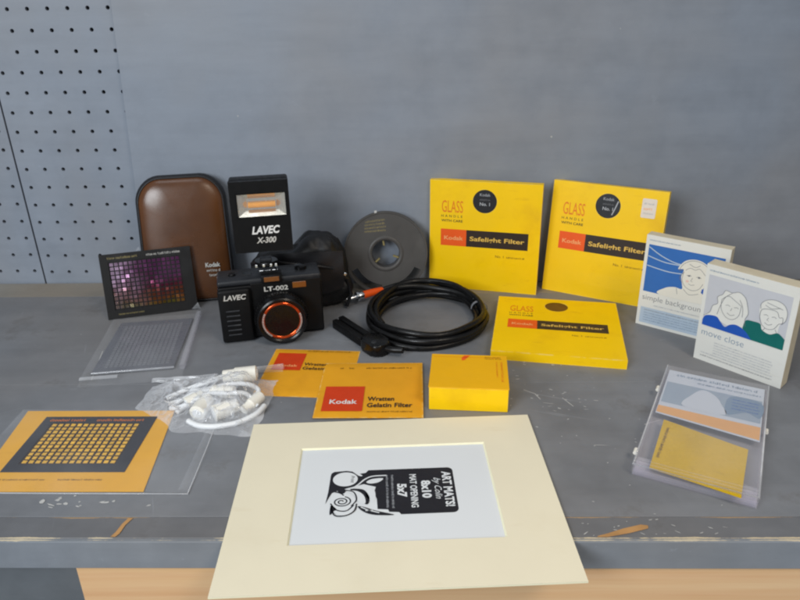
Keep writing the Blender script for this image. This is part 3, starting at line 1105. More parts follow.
# child under a blue sky
t, f = white_box('white box showing a fair child under blue sky, behind the couple box', (11.67, 28.40, 0), -0.64, 0.0, 3.54, 4.37, 0.52, 0)
f.fine(-1.62, 4.12, 1.35, 0.07, 'teal_grey', 51)
f.rect('blue_panel', -1.62, 1.70, 1.60, 3.94, 'sky_blue', 1)
f.strokes('wires', [smooth_curve([(-1.6, 3.82), (-1.0, 3.50), (-0.3, 3.30), (0.4, 3.36), (1.5, 3.7)], 6, False), smooth_curve([(-1.6, 3.40), (-0.8, 3.24), (0.2, 3.26)], 6, False),
                     smooth_curve([(-1.6, 2.95), (-0.6, 2.84), (0.3, 2.92)], 6, False)], 0.045, 'pale_blue', 2)
f0, f = f, Face(t, (-0.34, 0, 0), True)
f.poly('drawn_child', smooth_curve([(-0.55, 1.70), (-0.35, 2.05), (0.05, 2.20), (0.38, 2.18), (0.36, 2.42), (0.28, 2.75), (0.34, 3.1), (0.10, 3.08), (0.30, 3.45), (0.62, 3.62), (1.0, 3.62), (1.34, 3.42), (1.48, 3.05), (1.40, 2.72), (1.28, 2.45), (1.20, 2.2), (1.5, 2.1), (1.6, 1.95), (1.6, 1.70)], 5), 'skin', 3)
f.strokes('face_lines', [smooth_curve([(0.36, 3.0), (0.34, 2.62), (0.50, 2.34), (0.80, 2.22), (1.08, 2.34), (1.22, 2.62)], 5, False), [(0.50, 2.86), (0.64, 2.90), (0.70, 2.86)], [(0.90, 2.86), (1.02, 2.91), (1.12, 2.85)],
                          [(0.62, 2.50), (0.74, 2.45), (0.88, 2.50)], [(0.76, 2.8), (0.70, 2.64), (0.78, 2.62)], smooth_curve([(0.42, 3.08), (0.60, 3.22), (0.82, 3.18), (1.0, 3.26), (1.26, 3.02)], 5, False),
                          smooth_curve([(0.45, 2.2), (0.72, 2.0), (1.1, 2.12)], 5, False), [(0.15, 2.18), (0.22, 1.9)]], 0.017, 'grey_ink', 4)
f.disc('rosy_cheek', 0.56, 2.60, 0.07, 0.055, 'cheek', 4)
f.disc('drawn_eye', 0.60, 2.86, 0.05, 0.035, 'grey_ink', 4)
f.disc('drawn_eye', 1.02, 2.86, 0.05, 0.035, 'grey_ink', 4)
f.strokes('hair_lines', [smooth_curve([(0.34, 3.1), (0.16, 3.02), (0.30, 3.34), (0.62, 3.56), (1.0, 3.56), (1.32, 3.38), (1.44, 3.0), (1.36, 2.7)], 5, False), smooth_curve([(0.55, 3.4), (0.8, 3.3), (1.0, 3.42)], 5, False), smooth_curve([(0.34, 2.5), (0.22, 2.72), (0.38, 3.0)], 5, False)], 0.018, 'grey_ink', 5)
f.poly('collar_patch', [(1.2, 2.36), (1.46, 2.5), (1.5, 2.2), (1.28, 2.14)], 'blue', 4)
f = f0
f.text('simple backgrounds', -1.60, 1.30, 0.27, 'grey_ink', w=2.9, off=-0.012)
f.fine(-1.05, 1.06, 2.4, 0.07, 'pale_ink', 52)
f.rect('text_panel', -1.62, 0.14, 1.60, 0.92, 'pale_blue', 1)
for i, yy in enumerate((0.78, 0.64, 0.52, 0.40, 0.28)):
    f.fine(-1.45, yy, 2.9, 0.065, 'teal_grey' if i else 'grey_ink', 53 + i)

# couple
t, f = white_box('white box showing a drawn couple in blue and green, nearest the clear case', (12.94, 24.85, 0), -0.82, -0.05, 3.54, 4.33, 0.62, 0)
f.fine(-1.62, 4.06, 1.9, 0.08, 'teal_grey', 61)
f.rect('grey_panel', -1.62, 1.66, 1.56, 3.90, 'light_grey', 1)
f.poly('woman_hair', smooth_curve([(-1.60, 2.10), (-1.38, 2.30), (-1.30, 2.62), (-1.12, 2.78), (-1.16, 3.05), (-0.98, 3.22), (-0.88, 3.42), (-0.62, 3.40), (-0.36, 3.50), (-0.10, 3.34), (0.02, 3.05), (0.10, 2.72), (0.02, 2.45), (0.06, 2.15), (-0.5, 1.95), (-1.0, 2.05)], 5), 'box_white', 2)
f.poly('man_head', smooth_curve([(0.66, 2.20), (0.62, 2.55), (0.50, 2.85), (0.48, 3.2), (0.62, 3.48), (0.95, 3.60), (1.28, 3.52), (1.46, 3.25), (1.46, 2.9), (1.30, 2.68), (1.26, 2.35), (1.30, 2.10), (0.95, 2.0)], 5), 'box_white', 2)
f.poly('green_jumper', smooth_curve([(-0.02, 2.05), (0.05, 2.42), (0.35, 2.48), (0.60, 2.46), (0.70, 2.24), (1.0, 2.15), (1.28, 2.30), (1.56, 2.12)], 4, False) + [(1.56, 1.66), (0.2, 1.66)], 'green', 3)
f.poly('blue_jumper', smooth_curve([(-1.62, 1.90), (-1.50, 2.12), (-1.10, 2.20), (-0.92, 2.05), (-0.70, 1.86), (-0.52, 2.02), (-0.25, 2.10), (0.1, 1.96), (0.35, 1.70)], 4, False) + [(0.38, 1.66), (-1.62, 1.66)], 'blue', 4)
f.strokes('face_lines', [smooth_curve([(-0.98, 3.0), (-0.95, 2.6), (-0.72, 2.30), (-0.45, 2.28), (-0.24, 2.52), (-0.20, 2.95)], 5, False), smooth_curve([(-0.98, 3.0), (-0.75, 3.22), (-0.5, 3.12), (-0.2, 2.95)], 5, False),
                          smooth_curve([(-1.60, 2.10), (-1.38, 2.30), (-1.30, 2.62), (-1.12, 2.78), (-1.16, 3.05), (-0.98, 3.22), (-0.88, 3.42), (-0.62, 3.40), (-0.36, 3.50), (-0.10, 3.34), (0.02, 3.05), (0.10, 2.72), (0.02, 2.45), (0.06, 2.15)], 5, False), smooth_curve([(-0.62, 3.38), (-0.86, 3.12), (-1.0, 2.7), (-1.08, 2.3)], 5, False), smooth_curve([(-0.3, 3.2), (-0.14, 2.9), (-0.1, 2.5)], 5, False),
                          [(-0.80, 2.80), (-0.70, 2.84), (-0.62, 2.80)], [(-0.46, 2.80), (-0.36, 2.84), (-0.28, 2.80)], smooth_curve([(-0.70, 2.50), (-0.56, 2.43), (-0.40, 2.50)], 4, False), [(-0.54, 2.75), (-0.58, 2.62)],
                          smooth_curve([(0.66, 2.45), (0.54, 2.70), (0.55, 3.05), (0.75, 3.16), (1.1, 3.16), (1.22, 2.95), (1.34, 2.98), (1.36, 2.75), (1.24, 2.68), (1.10, 2.42), (0.85, 2.34), (0.66, 2.45)], 4, False),
                          smooth_curve([(0.66, 3.30), (0.9, 3.22), (1.2, 3.34)], 4, False), smooth_curve([(0.70, 3.42), (1.0, 3.36), (1.3, 3.3)], 4, False), [(0.72, 2.22), (0.8, 2.36)], [(1.24, 2.28), (1.16, 2.42)],
                          smooth_curve([(0.52, 3.1), (0.50, 3.3), (0.66, 3.5), (0.95, 3.60), (1.28, 3.52), (1.46, 3.25), (1.46, 2.9), (1.34, 2.7)], 5, False),
                          [(0.66, 2.88), (0.75, 2.92), (0.83, 2.88)], [(0.96, 2.88), (1.05, 2.92), (1.13, 2.88)], smooth_curve([(0.74, 2.58), (0.88, 2.52), (1.02, 2.60)], 4, False), [(0.86, 2.82), (0.80, 2.70), (0.88, 2.68)]], 0.017, 'grey_ink', 5)
f.text('move close', -1.58, 1.22, 0.30, 'teal_grey', w=1.72, off=-0.012)
for i, yy in enumerate((0.98, 0.86, 0.74, 0.62, 0.50, 0.38)):
    f.fine(-1.0 if i < 5 else -1.5, yy, 2.3 if i < 5 else 2.9, 0.065, 'pale_ink', 63 + i)
f.fine(-1.5, 0.24, 2.9, 0.065, 'grey_ink', 73)

# ------------------------------------------------------------------ clear case with leaflet and yellow gel
CZ, CL = (10.17, 20.72), -0.467
case = thing('plastic_case', 'long clear plastic case holding a yellow gel, in front of the couple box', 'plastic case', (*CZ, 0), CL)
cw, chh, cd = 3.66, 7.10, 0.44
b = B()
th = 0.035
b.box((-cw / 2, -chh / 2, 0.005), (cw / 2, chh / 2, 0.04), 0.01, 1)
for (xa, xb, ya, yb) in ((-cw / 2, -cw / 2 + th, -chh / 2, chh / 2), (cw / 2 - th, cw / 2, -chh / 2, chh / 2), (-cw / 2 + th, cw / 2 - th, -chh / 2, -chh / 2 + th), (-cw / 2 + th, cw / 2 - th, chh / 2 - th, chh / 2)):
    b.box((xa, ya, 0.042), (xb, yb, 0.25))
obj('tray', b, 'case', case)
b = B()
b.box((-cw / 2 - 0.03, -chh / 2 - 0.03, cd - 0.04), (cw / 2 + 0.03, chh / 2 + 0.03, cd), 0.015, 2)
for (xa, xb, ya, yb) in ((-cw / 2 - 0.03, -cw / 2 - 0.002, -chh / 2 - 0.03, chh / 2 + 0.03), (cw / 2 + 0.002, cw / 2 + 0.03, -chh / 2 - 0.03, chh / 2 + 0.03), (-cw / 2, cw / 2, -chh / 2 - 0.03, -chh / 2 - 0.004)):
    b.box((xa, ya, 0.16), (xb, yb, cd - 0.042))
for yy in (-chh / 2 + 0.14, -chh / 2 + 0.30):
    b.box((-cw / 2, yy, cd + 0.001), (cw / 2, yy + 0.05, cd + 0.02))
obj('lid', b, 'lid', case)
for z_, in_ in ((0.09, 0.05), (0.17, 0.02), (0.235, 0.06)):
    b = B()
    b.box((-cw / 2 + 0.02, -chh / 2 - 0.022 + in_ * 0.2, z_), (cw / 2 - 0.02, -chh / 2 + 0.02, z_ + 0.014))
    b.box((-cw / 2 + 0.04, -chh / 2 + 0.04, z_), (cw / 2 - 0.04, -chh / 2 + 0.55 + in_ * 3, z_ + 0.006))
    obj('inner_tray', b, 'case', case)
obj('rim_bead', B().tube([(-cw / 2, chh / 2, cd), (-cw / 2, -chh / 2, cd), (cw / 2, -chh / 2, cd), (cw / 2, chh / 2, cd)], 0.03, 8), 'bagfilm', case, 'all')
for yy in (1.7, -2.7):
    obj('hinge', B().tube([(-cw / 2 - 0.07, yy - 0.12, 0.34), (-cw / 2 - 0.07, yy + 0.12, 0.34)], 0.07, 10), 'white_plastic', case, True)
obj('hinge', B().tube([(cw / 2 + 0.07, 0.4, 0.3), (cw / 2 + 0.07, 0.6, 0.3)], 0.06, 10), 'white_plastic', case, True)
lf = thing('leaflet', 'pale blue printed leaflet with orange band inside the clear case', 'leaflet', (*CZ, 0.30), CL)
obj('paper', B().prism([(-1.72, 0.04), (1.72, -0.30), (1.72, 3.42), (-1.72, 3.42)], 0, 0.02), 'leaflet', lf)
f = Face(lf, (0, 0, 0.02))
f.rect('blue_band', -1.66, 0.86, 1.68, 2.45, 'steel', 1)
f.fine(-1.4, 3.02, 2.9, 0.22, 'teal_grey', 81)
f.fine(-0.6, 2.72, 2.2, 0.14, 'teal_grey', 82)
f.poly('printed_figure', smooth_curve([(-0.9, 0.9), (-0.7, 1.8), (-0.35, 2.35), (0.1, 2.1), (0.35, 1.6), (0.5, 0.9)], 5), 'leaflet', 2)
f.poly('printed_shape', smooth_curve([(0.55, 1.0), (0.6, 2.3), (1.66, 2.3), (1.66, 1.2), (1.2, 1.4)], 4), 'teal_grey', 2)
for i in range(4):
    f.fine(0.7, 2.1 - i * 0.22, 0.9, 0.1, 'blue', 83 + i, layer=3)
f.poly('orange_band', [(-1.70, 0.10), (1.70, -0.22), (1.70, 0.62), (0.3, 0.60), (-1.70, 0.58)], 'band', 1)
yf = thing('gel_filter', 'mustard yellow gel filter sheet inside the clear case', 'filter', (*CZ, 0.345), CL)
b = B()
b.grid(14, 14, lambda u, v: (*[Vector((-1.34, -3.46, 0)).lerp(Vector((1.36, -3.72, 0)), u).lerp(Vector((-1.36, -0.42, 0)).lerp(Vector((1.40, -0.98, 0)), u), v)[k] for k in (0, 1)], 0.02 + 0.014 * math.sin(u * 3.0 + v * 2)))
obj('gel', b, 'yellow_filter', yf, 'all')
f = Face(yf, (0, 0, 0.045))
f.fine(-1.18, -0.9, 1.9, 0.12, 'brown_text', 91, 1, rot=R(-92))


# ------------------------------------------------------------------ grid filters
def frame_plate(b, w, h, wi, hi, cx, cy, z0, z1, f):
    for (xa, xb, ya, yb) in ((-w / 2, w / 2, -h / 2, cy - hi / 2), (-w / 2, w / 2, cy + hi / 2, h / 2), (-w / 2, cx - wi / 2, cy - hi / 2, cy + hi / 2), (cx + wi / 2, w / 2, cy - hi / 2, cy + hi / 2)):
        b.prism([(xa, ya), (xb, ya), (xb, yb), (xa, yb)], z0, z1, f)


def cells(b, nx, ny, w, h, cx, cy, z0, z1, f, gap=0.3, rs=None, tilt=0.0):
    for i in range(nx):
        for j in range(ny):
            x, y = cx - w / 2 + (i + 0.5) * w / nx, cy - h / 2 + (j + 0.5) * h / ny
            a, c = w / nx * (1 - gap) / 2, h / ny * (1 - gap) / 2
            q = [(x - a, y - c), (x + a, y - c), (x + a, y + c), (x - a, y + c)]
            ta, tb = (rs.gauss(0, tilt), rs.gauss(0, tilt)) if rs else (0, 0)
            dz = [-ta - tb, ta - tb, ta + tb, -ta + tb]
            lo = [b.bm.verts.new(f(*p, z0)) for p in q]
            hi = [b.bm.verts.new(f(p[0] * 1 - 0, p[1], z1 + d)) for p, d in zip(q, dz)]
            b.bm.faces.new(hi)
            for k in range(4):
                b.bm.faces.new((lo[k], lo[(k + 1) % 4], hi[(k + 1) % 4], hi[k]))


# upright black frame with rainbow grid
fr = thing('grid_filter', 'black framed grid filter with purple rainbow cells, standing against the brown case', 'grid filter', (-12.89, 30.78, 0.02), 0.30, 0.27, 'grid filters')
fw, fh = 4.21, 3.15
stand = lambda x, y, h: (x, -h, y + fh / 2)
b = B()
frame_plate(b, fw, fh, 3.30, 2.32, -0.08, 0.02, 0.0, 0.06, stand)
obj('frame', b, 'frame_black', fr)
obj('backing', B().prism([(-fw / 2 + 0.02, -fh / 2 + 0.02), (fw / 2 - 0.02, -fh / 2 + 0.02), (fw / 2 - 0.02, fh / 2 - 0.02), (-fw / 2 + 0.02, fh / 2 - 0.02)], -0.02, -0.002, stand), 'frame_black', fr)
b = B()
cells(b, 15, 11, 3.26, 2.28, -0.08, 0.02, 0.0, 0.03, stand, 0.26, random.Random(3), 0.005)
o = obj('grid_cells', b, 'spectral', fr)
o['kind'] = 'stuff'
f = Face(fr, (0, -0.06, fh / 2), True)
f.fine(-1.75, 1.32, 1.35, 0.13, 'dim_gold', 101, 1)
f.fine(0.05, 1.32, 1.55, 0.13, 'silver', 102, 1)
f.fine(-1.6, -1.40, 1.2, 0.09, 'dim_gold', 103, 1)
b = B()
b.grid(20, 16, lambda u, v: (-fw / 2 - 0.08 + u * (fw + 0.30), -0.10 - 0.02 * math.sin(u * 9 + v * 4) - 0.02 * noise.noise((u * 5, v * 4, 3)), -0.0 + v * (fh + 0.16)))
obj('sleeve', b, 'thin', fr, 'all')
b = B()
b.poly([(fw / 2 - 0.32, -0.11, 0.02), (fw / 2 + 0.12, -0.13, 0.0), (fw / 2 + 0.02, -0.2, 0.34)])
b.poly([(-0.42, -0.11, fh + 0.02), (-0.20, -0.12, fh + 0.06), (-0.24, -0.13, fh + 0.22)])
obj('sleeve_corner', b, 'bagfilm', fr)  # slivers of milky film shaped as the white glints on the sleeve

# orange card in its sleeve
cd_ = thing('grid_filter', 'charcoal grid filter on an orange card in a clear sleeve, front left of bench', 'grid filter', (-11.74, 19.87, 0.006), -0.001, 0, 'grid filters')
lay = lambda x, y, h: (x, y, h)
obj('card', B().box((-2.82, -2.31, 0.004), (2.80, 2.31, 0.03)).xf(Matrix(((1, -0.10, 0, 0), (0, 1, 0, 0), (0, 0, 1, 0), (0, 0, 0, 1)))), 'ochre', cd_)
b = B()
frame_plate(b, 4.18, 3.24, 3.32, 2.42, -0.03, 0.0, 0.031, 0.055, lay)
bmesh.ops.transform(b.bm, matrix=Matrix.Translation((-0.03, 0.26, 0)), verts=b.bm.verts)
obj('frame', b, 'frame_navy', cd_)
obj('grid_base', B().box((-1.72, -0.95, 0.031), (1.68, 1.50, 0.040)), 'brown', cd_)
b = B()
cells(b, 14, 11, 3.26, 2.38, -0.05, 0.26, 0.0405, 0.052, lay, 0.36, random.Random(9), 0.004)
obj('grid_cells', b, 'cell_orange', cd_)
f = Face(cd_, (0, 0, 0.055))
f.fine(-1.85, 1.58, 1.30, 0.17, 'orange_text', 111, 1)
f.fine(-0.1, 1.58, 1.75, 0.17, 'orange_text', 112, 1)
f3 = Face(cd_, (0, 0, 0.031))
f3.fine(-2.3, -1.78, 1.9, 0.10, 'brown_text', 113, 1)
f3.fine(0.0, -1.78, 1.5, 0.10, 'brown_text', 114, 1)
b = B()
b.grid(40, 16, lambda u, v: (-3.25 + u * 7.75 + (0.02 if u > 0.99 else 0), -2.36 + v * 4.72 - 0.06 * u * v, 0.066 + 0.012 * noise.noise((u * 8, v * 5, 1)) - (0.045 if u > 0.82 else 0) * min(1, (u - 0.82) * 20)))
obj('sleeve', b, 'film', cd_, 'all')
obj('sleeve_seam', B().tube([(-2.6, -2.38, 0.03), (0.5, -2.42, 0.035), (4.5, -2.44, 0.03)], 0.022, 6).tube([(4.48, -2.42, 0.03), (4.44, 0, 0.05), (4.34, 2.3, 0.03)], 0.018, 6), 'bagfilm', cd_, 'all')  # milky ribs modelled for the bright glints along the sleeve edges
b = B()
b.grid(24, 4, lambda u, v: (4.12 + v * 0.30 + 0.02 * noise.noise((u * 6, 4, 0)), -2.30 + u * 4.5, 0.03 + 0.10 * math.sin(math.pi * v) * (0.7 + 0.3 * noise.noise((u * 5, 1, 2)))))
obj('zip_strip', b, 'film', cd_, 'all')

# smoke grey filter in a clear case
gf = thing('grid_filter', 'smoke grey grid filter in a crinkled clear sleeve, below the rainbow one', 'grid filter', (-12.12, 27.50, 0.006), 0.146, 0, 'grid filters')
obj('plate', B().box((-1.70, -2.42, 0.02), (1.66, 2.42, 0.09), 0.02, 1).xf(Matrix(((1, 0.03, 0, 0), (0, 1, 0, 0), (0, 0, 1, 0), (0, 0, 0, 1)))), 'grey_filter', gf)
b = B()
cells(b, 14, 20, 2.7, 4.0, 0.0, 0.0, 0.089, 0.099, lay, 0.22)
obj('grid_cells', b, 'grey_cell', gf)
b = B()
b.grid(30, 36, lambda u, v: (-2.05 + u * 4.1 + 0.03 * noise.noise((v * 6, 3, 0)), -3.35 + v * 6.1, 0.15 + 0.02 * noise.noise((u * 6, v * 8, 1)) - 0.13 * max(0, 1 - v / 0.13) + 0.03 * noise.noise((u * 14, v * 3, 5))))
obj('sleeve', b, 'film', gf, 'all')
b = B()
b.box((1.84, -2.5, 0.01), (2.06, 2.9, 0.24), 0.05, 2)
obj('sleeve_edge', b, 'case', gf)
b = B()
b.tube([(-1.72, -2.46, 0.12), (1.62, -2.44, 0.13)], 0.035, 6)
obj('glint_edge', b, 'bagfilm', gf, True)
b = B()
b.grid(10, 3, lambda u, v: (-2.05 + u * 1.5, -3.05 + v * 0.28, 0.16 + 0.05 * math.sin(math.pi * v)))
obj('sleeve_fold', b, 'bagfilm', gf, 'all')


# ------------------------------------------------------------------ brown leather case
pc = thing('camera_case', 'tall brown leather case with black edging leaning on the pegboard', 'camera case', (-11.33, 32.02, 0.0), 0.20, 0.20)
pw, ph = 4.40, 6.45
def pouch_outline(s, n=8):
    pts = []
    for sx, sy, a0, rr in ((1, 1, 0, 1.15), (-1, 1, 90, 1.15), (-1, -1, 180, 0.7), (1, -1, 270, 0.7)):
        for k in range(n + 1):
            a = R(a0 + 90 * k / n)
            x, y = sx * (pw / 2 - rr) + rr * math.cos(a), sy * (ph / 2 - rr) + rr * math.sin(a)
            x *= 1.0 + 0.03 * (-y / (ph / 2))
            x += 0.03 * (1 - (y / (ph / 2)) ** 2) * (1 if x > 0 else -1)
            if y > 0:
                y += 0.16 * math.cos(x / (pw / 2) * 1.4) - 0.10
            pts.append((x * s, y * s))
    return pts
def rings(b, specs):
    """specs: (inset distance, depth y); builds a closed skin"""
    prev = None
    first = None
    for ins, y in specs:
        sx, sy = 1 - ins / (pw / 2), 1 - ins / (ph / 2)
        ring = [b.bm.verts.new((x * sx, y, z * sy + ph / 2)) for x, z in pouch_outline(1.0)]
        if prev:
            n = len(ring)
            for k in range(n):
                b.bm.faces.new((prev[k], prev[(k + 1) % n], ring[(k + 1) % n], ring[k]))
        else:
            first = ring
        prev = ring
    b.bm.faces.new(first)
    b.bm.faces.new(prev)
b = B()
rings(b, [(0.5, 1.02), (0.12, 0.98), (0.02, 0.86), (0.0, 0.5), (0.02, 0.22), (0.10, 0.10), (0.2, 0.08)])
obj('gusset', b, 'black_leather', pc, 'all')
b = B()
rings(b, [(0.16, 0.10), (0.19, 0.03), (0.27, -0.05), (0.42, -0.12), (0.60, -0.17), (0.80, -0.21), (1.05, -0.245), (1.35, -0.27), (1.7, -0.285), (2.0, -0.29)])
obj('front_panel', b, 'brown_leather', pc, 'all')
b = B()
o2 = pouch_outline(1.0)
b.tube([(x * (1 - 0.15 / (pw / 2)), 0.06, z * (1 - 0.15 / (ph / 2)) + ph / 2) for x, z in o2], 0.05, 8, closed=True)
obj('piping', b, 'black_leather', pc, 'all')
f = Face(pc, (0, -0.272, 0), True)
f.text('Kodak', 0.86, 1.86, 0.22, 'silver', w=0.72, off=0.03)
f.fine(0.90, 1.62, 0.68, 0.15, 'silver', 121)
f.fine(1.0, 1.38, 0.52, 0.15, 'silver', 122)
obj('zip_pull', B().tube([(1.36, -0.29, 1.32), (1.40, -0.29, 1.1), (1.50, -0.28, 0.85)], 0.028, 6), 'silver', pc, True)

# ------------------------------------------------------------------ black compact camera
CR = 0.24
cm = thing('film_camera', 'black compact film camera with a glowing copper ring round its lens', 'camera', (-6.46, 28.33, 0), CR)
cwid, chei, cdep = 4.57, 2.90, 1.5
hw = cwid / 2
obj('body', B().box((-hw, 0.0, 0.02), (hw, cdep, 2.62), 0.10, 3), 'black', cm, True)
obj('top_plate', B().box((-hw + 0.01, 0.02, 2.63), (hw - 0.01, cdep - 0.02, chei), 0.10, 3), 'black_top', cm, True)
obj('front_plate', B().box((-0.85, -0.06, 0.15), (hw - 0.06, -0.002, 2.72), 0.03, 2), 'black', cm)
obj('grip', B().box((-hw - 0.01, -0.30, 0.06), (-0.90, -0.003, 2.60), 0.11, 3), 'black', cm, True)
for k in range(6):
    z = 0.42 + k * 0.23
    obj('grip_rib', B().box((-2.02, -0.335, z), (-1.42, -0.29, z + 0.07), 0.02, 1), 'black_top', cm)
obj('viewfinder', B().box((-0.36, -0.10, 2.66), (0.55, 0.6, 3.06), 0.05, 2), 'black', cm, True)
obj('viewfinder_window', B().box((-0.24, -0.112, 2.76), (0.42, -0.1005, 2.98), 0.004, 1), 'amber', cm)
obj('focus_window', B().box((0.98, -0.085, 2.34), (1.58, -0.058, 2.62), 0.01, 1), 'amber', cm)
obj('shutter_button', B().lathe([(0.0, 2.98), (0.14, 2.98), (0.17, 2.95), (0.17, 2.90)], 20, (-1.62, 0.75, 0), 'z'), 'black_gloss', cm, True)
obj('rewind_knob', B().lathe([(0.0, 3.08), (0.22, 3.08), (0.27, 3.05), (0.27, 2.90)], 24, (1.45, 0.8, 0), 'z'), 'black_gloss', cm, True)
obj('counter_window', B().box((-1.15, 0.55, 2.901), (-0.75, 0.95, 2.92), 0.01, 1), 'black_gloss', cm)
obj('hot_shoe', B().box((-0.40, 0.42, 3.061), (0.42, 1.1, 3.11), 0.01, 1), 'chrome', cm)
lx, lz = 0.36, 1.19
LK = 1.12
b = B()
b.lathe([(0.92, 0.0), (0.92, -0.30), (1.00, -0.34), (1.04, -0.40), (1.04, -0.72), (1.00, -0.80), (0.98, -0.98), (0.92, -1.02), (0.84, -0.99), (0.79, -0.92)], 56, (lx, 0, lz), rs=LK)
obj('lens_barrel', b, 'black_gloss', cm, True)
b = B()
for k in range(56):
    a = 2 * math.pi * k / 56
    m = Matrix.Translation((lx, 0, lz)) @ Matrix.Rotation(a, 4, 'Y')
    bb = B().box((1.155, -0.70, -0.03), (1.19, -0.42, 0.03))
    bb.xf(m)
    me = bpy.data.meshes.new('tmp')
    bb.bm.to_mesh(me)
    bb.bm.free()
    b.bm.from_mesh(me)
    bpy.data.meshes.remove(me)
o = obj('focus_ring_ridges', b, 'black', cm)
o['kind'] = 'stuff'
b = B()
b.lathe([(0.79, -0.93), (0.76, -0.955), (0.73, -0.935), (0.70, -0.94), (0.68, -0.92), (0.63, -0.90), (0.61, -0.91), (0.58, -0.88), (0.55, -0.86), (0.54, -0.74), (0.79, -0.74)], 56, (lx, 0, lz), rs=LK, closed=True)
obj('copper_ring', b, 'copper', cm, True)
b = B()
b.lathe([(0.525, -0.70), (0.46, -0.66), (0.36, -0.60), (0.20, -0.52), (0.0, -0.50), (0.0, -0.40), (0.525, -0.40)], 48, (lx, 0, lz), rs=LK)
obj('inner_ring', b, 'lens_inner', cm, 'all')
b = B()
b.lathe([(0.30, -0.70), (0.28, -0.72), (0.24, -0.70), (0.20, -0.66), (0.20, -0.60), (0.30, -0.60)], 40, (lx, 0, lz), rs=LK, closed=True)
obj('inner_ring', b, 'copper', cm, True)  # copper ring modelled for an orange ring reflected in the glass
b = B()
b.lathe([(0.0, -0.80), (0.14, -0.79), (0.27, -0.765), (0.40, -0.72), (0.50, -0.67), (0.50, -0.62)], 48, (lx, 0, lz), rs=LK)
obj('lens_glass', b, 'lens_clear', cm, 'all')
f = Face(cm, (lx, -0.80, lz), True)
for k in range(11):
    a = R(40 + k * 10)
    f.strokes('lens_mark', [[(0.50 * math.cos(a) - 0.02, 0.50 * math.sin(a)), (0.50 * math.cos(a) + 0.02, 0.50 * math.sin(a))]], 0.04, 'silver', 1)
b = B()
rq = random.Random(4)
for a0, a1 in ((-48, 22), (150, 232)):
    a = a0
    while a < a1:
        w_ = rq.uniform(2.2, 4.2)
        for r1, r2 in ((0.80, 0.875),):
            pts = [(r * math.cos(R(q_)), r * math.sin(R(q_)), 0) for r, q_ in ((r1, a), (r2, a), (r2, a + w_ * 0.6), (r1, a + w_ * 0.6))]
            b.poly(pts)
        a += w_ + rq.uniform(0.4, 1.6)
Face(cm, (lx, -0.968, lz), True).put('ring_lettering', b, 'silver', 1)
f = Face(cm, (0, -0.30, 0), True)
f.text('LAVEC', -2.06, 2.14, 0.24, 'silver', w=0.98, shear=0.2, off=0.03)
f = Face(cm, (0, -0.06, 0), True)
f.text('LT-002', -0.28, 2.30, 0.22, 'silver', w=1.06, off=0.03)
f.strokes('index_mark', [[(-0.62, 1.62), (-0.56, 1.62)]], 0.06, 'silver', 1)

# flash unit on top
fl = thing('flash_unit', 'black boxy flash mounted on the hot shoe of the black camera', 'flash', (-6.66, 28.82, 3.111), 0.20, 0.05)
obj('foot', B().box((-0.36, 0.02, 0.002), (0.36, 0.66, 0.10), 0.02, 1).box((-0.26, 0.1, 0.101), (0.26, 0.6, 0.45), 0.03, 1), 'black_top', fl)
obj('lock_wheel', B().lathe([(0.0, 0.34), (0.50, 0.34), (0.54, 0.30), (0.54, 0.20), (0.50, 0.16), (0.0, 0.16)], 28, (0, 0.34, 0), 'z'), 'black_gloss', fl, True)
b = B()
for q in (-0.42, -0.1, 0.22, 0.44):
    b.box((q - 0.05, -0.21, 0.18), (q + 0.05, -0.18, 0.30), 0.01, 1)
obj('contact', b, 'chrome', fl)
fwid, fz0, fz1, fdep = 2.52, 0.82, 3.98, 1.25
wx0, wx1, wz0, wz1 = -0.98, 1.12, 2.42, 3.44
b = B()
h2 = fwid / 2
for (xa, xb, za, zb) in ((-h2, h2, fz0, wz0), (-h2, h2, wz1, fz1), (-h2, wx0, wz0, wz1), (wx1, h2, wz0, wz1)):
    b.box((xa, 0.0, za), (xb, 0.30, zb))
bmesh.ops.remove_doubles(b.bm, verts=b.bm.verts, dist=1e-4)
obj('front_shell', b, 'black', fl)
obj('back_shell', B().box((-h2 - 0.012, 0.301, fz0 - 0.012), (h2 + 0.012, fdep, fz1 + 0.012), 0.10, 3), 'black', fl, True)
b = B()
A = [(wx0, 0.04, wz0), (wx1, 0.04, wz0), (wx1, 0.04, wz1), (wx0, 0.04, wz1)]
Bk = [(wx0 + 0.42, 0.29, wz0 + 0.26), (wx1 - 0.42, 0.29, wz0 + 0.26), (wx1 - 0.42, 0.29, wz1 - 0.26), (wx0 + 0.42, 0.29, wz1 - 0.26)]
va = [b.bm.verts.new(p) for p in A]
vb = [b.bm.verts.new(p) for p in Bk]
for k in range(4):
    j = (k + 1) % 4
    b.bm.faces.new((va[k], va[j], vb[j], vb[k]))
b.bm.faces.new(vb)
obj('reflector', b, 'mirror', fl)
obj('flash_tube', B().tube([(wx0 + 0.46, 0.20, (wz0 + wz1) / 2 - 0.03), (wx1 - 0.46, 0.20, (wz0 + wz1) / 2 - 0.03)], 0.13, 12), 'amber_tube', fl, True)
obj('window_cover', B().box((wx0 + 0.005, 0.010, wz0 + 0.005), (wx1 - 0.005, 0.025, wz1 - 0.005)), 'clear', fl)
b = B()
for (xa, xb, za, zb) in ((wx0 - 0.04, wx1 + 0.04, wz0 - 0.04, wz0 + 0.02), (wx0 - 0.04, wx1 + 0.04, wz1 - 0.02, wz1 + 0.04), (wx0 - 0.04, wx0 + 0.03, wz0 + 0.02, wz1 - 0.02), (wx1 - 0.03, wx1 + 0.04, wz0 + 0.02, wz1 - 0.02)):
    b.box((xa, -0.012, za), (xb, -0.001, zb))
obj('window_rim', b, 'black_gloss', fl)
f = Face(fl, (0, 0, 0), True)
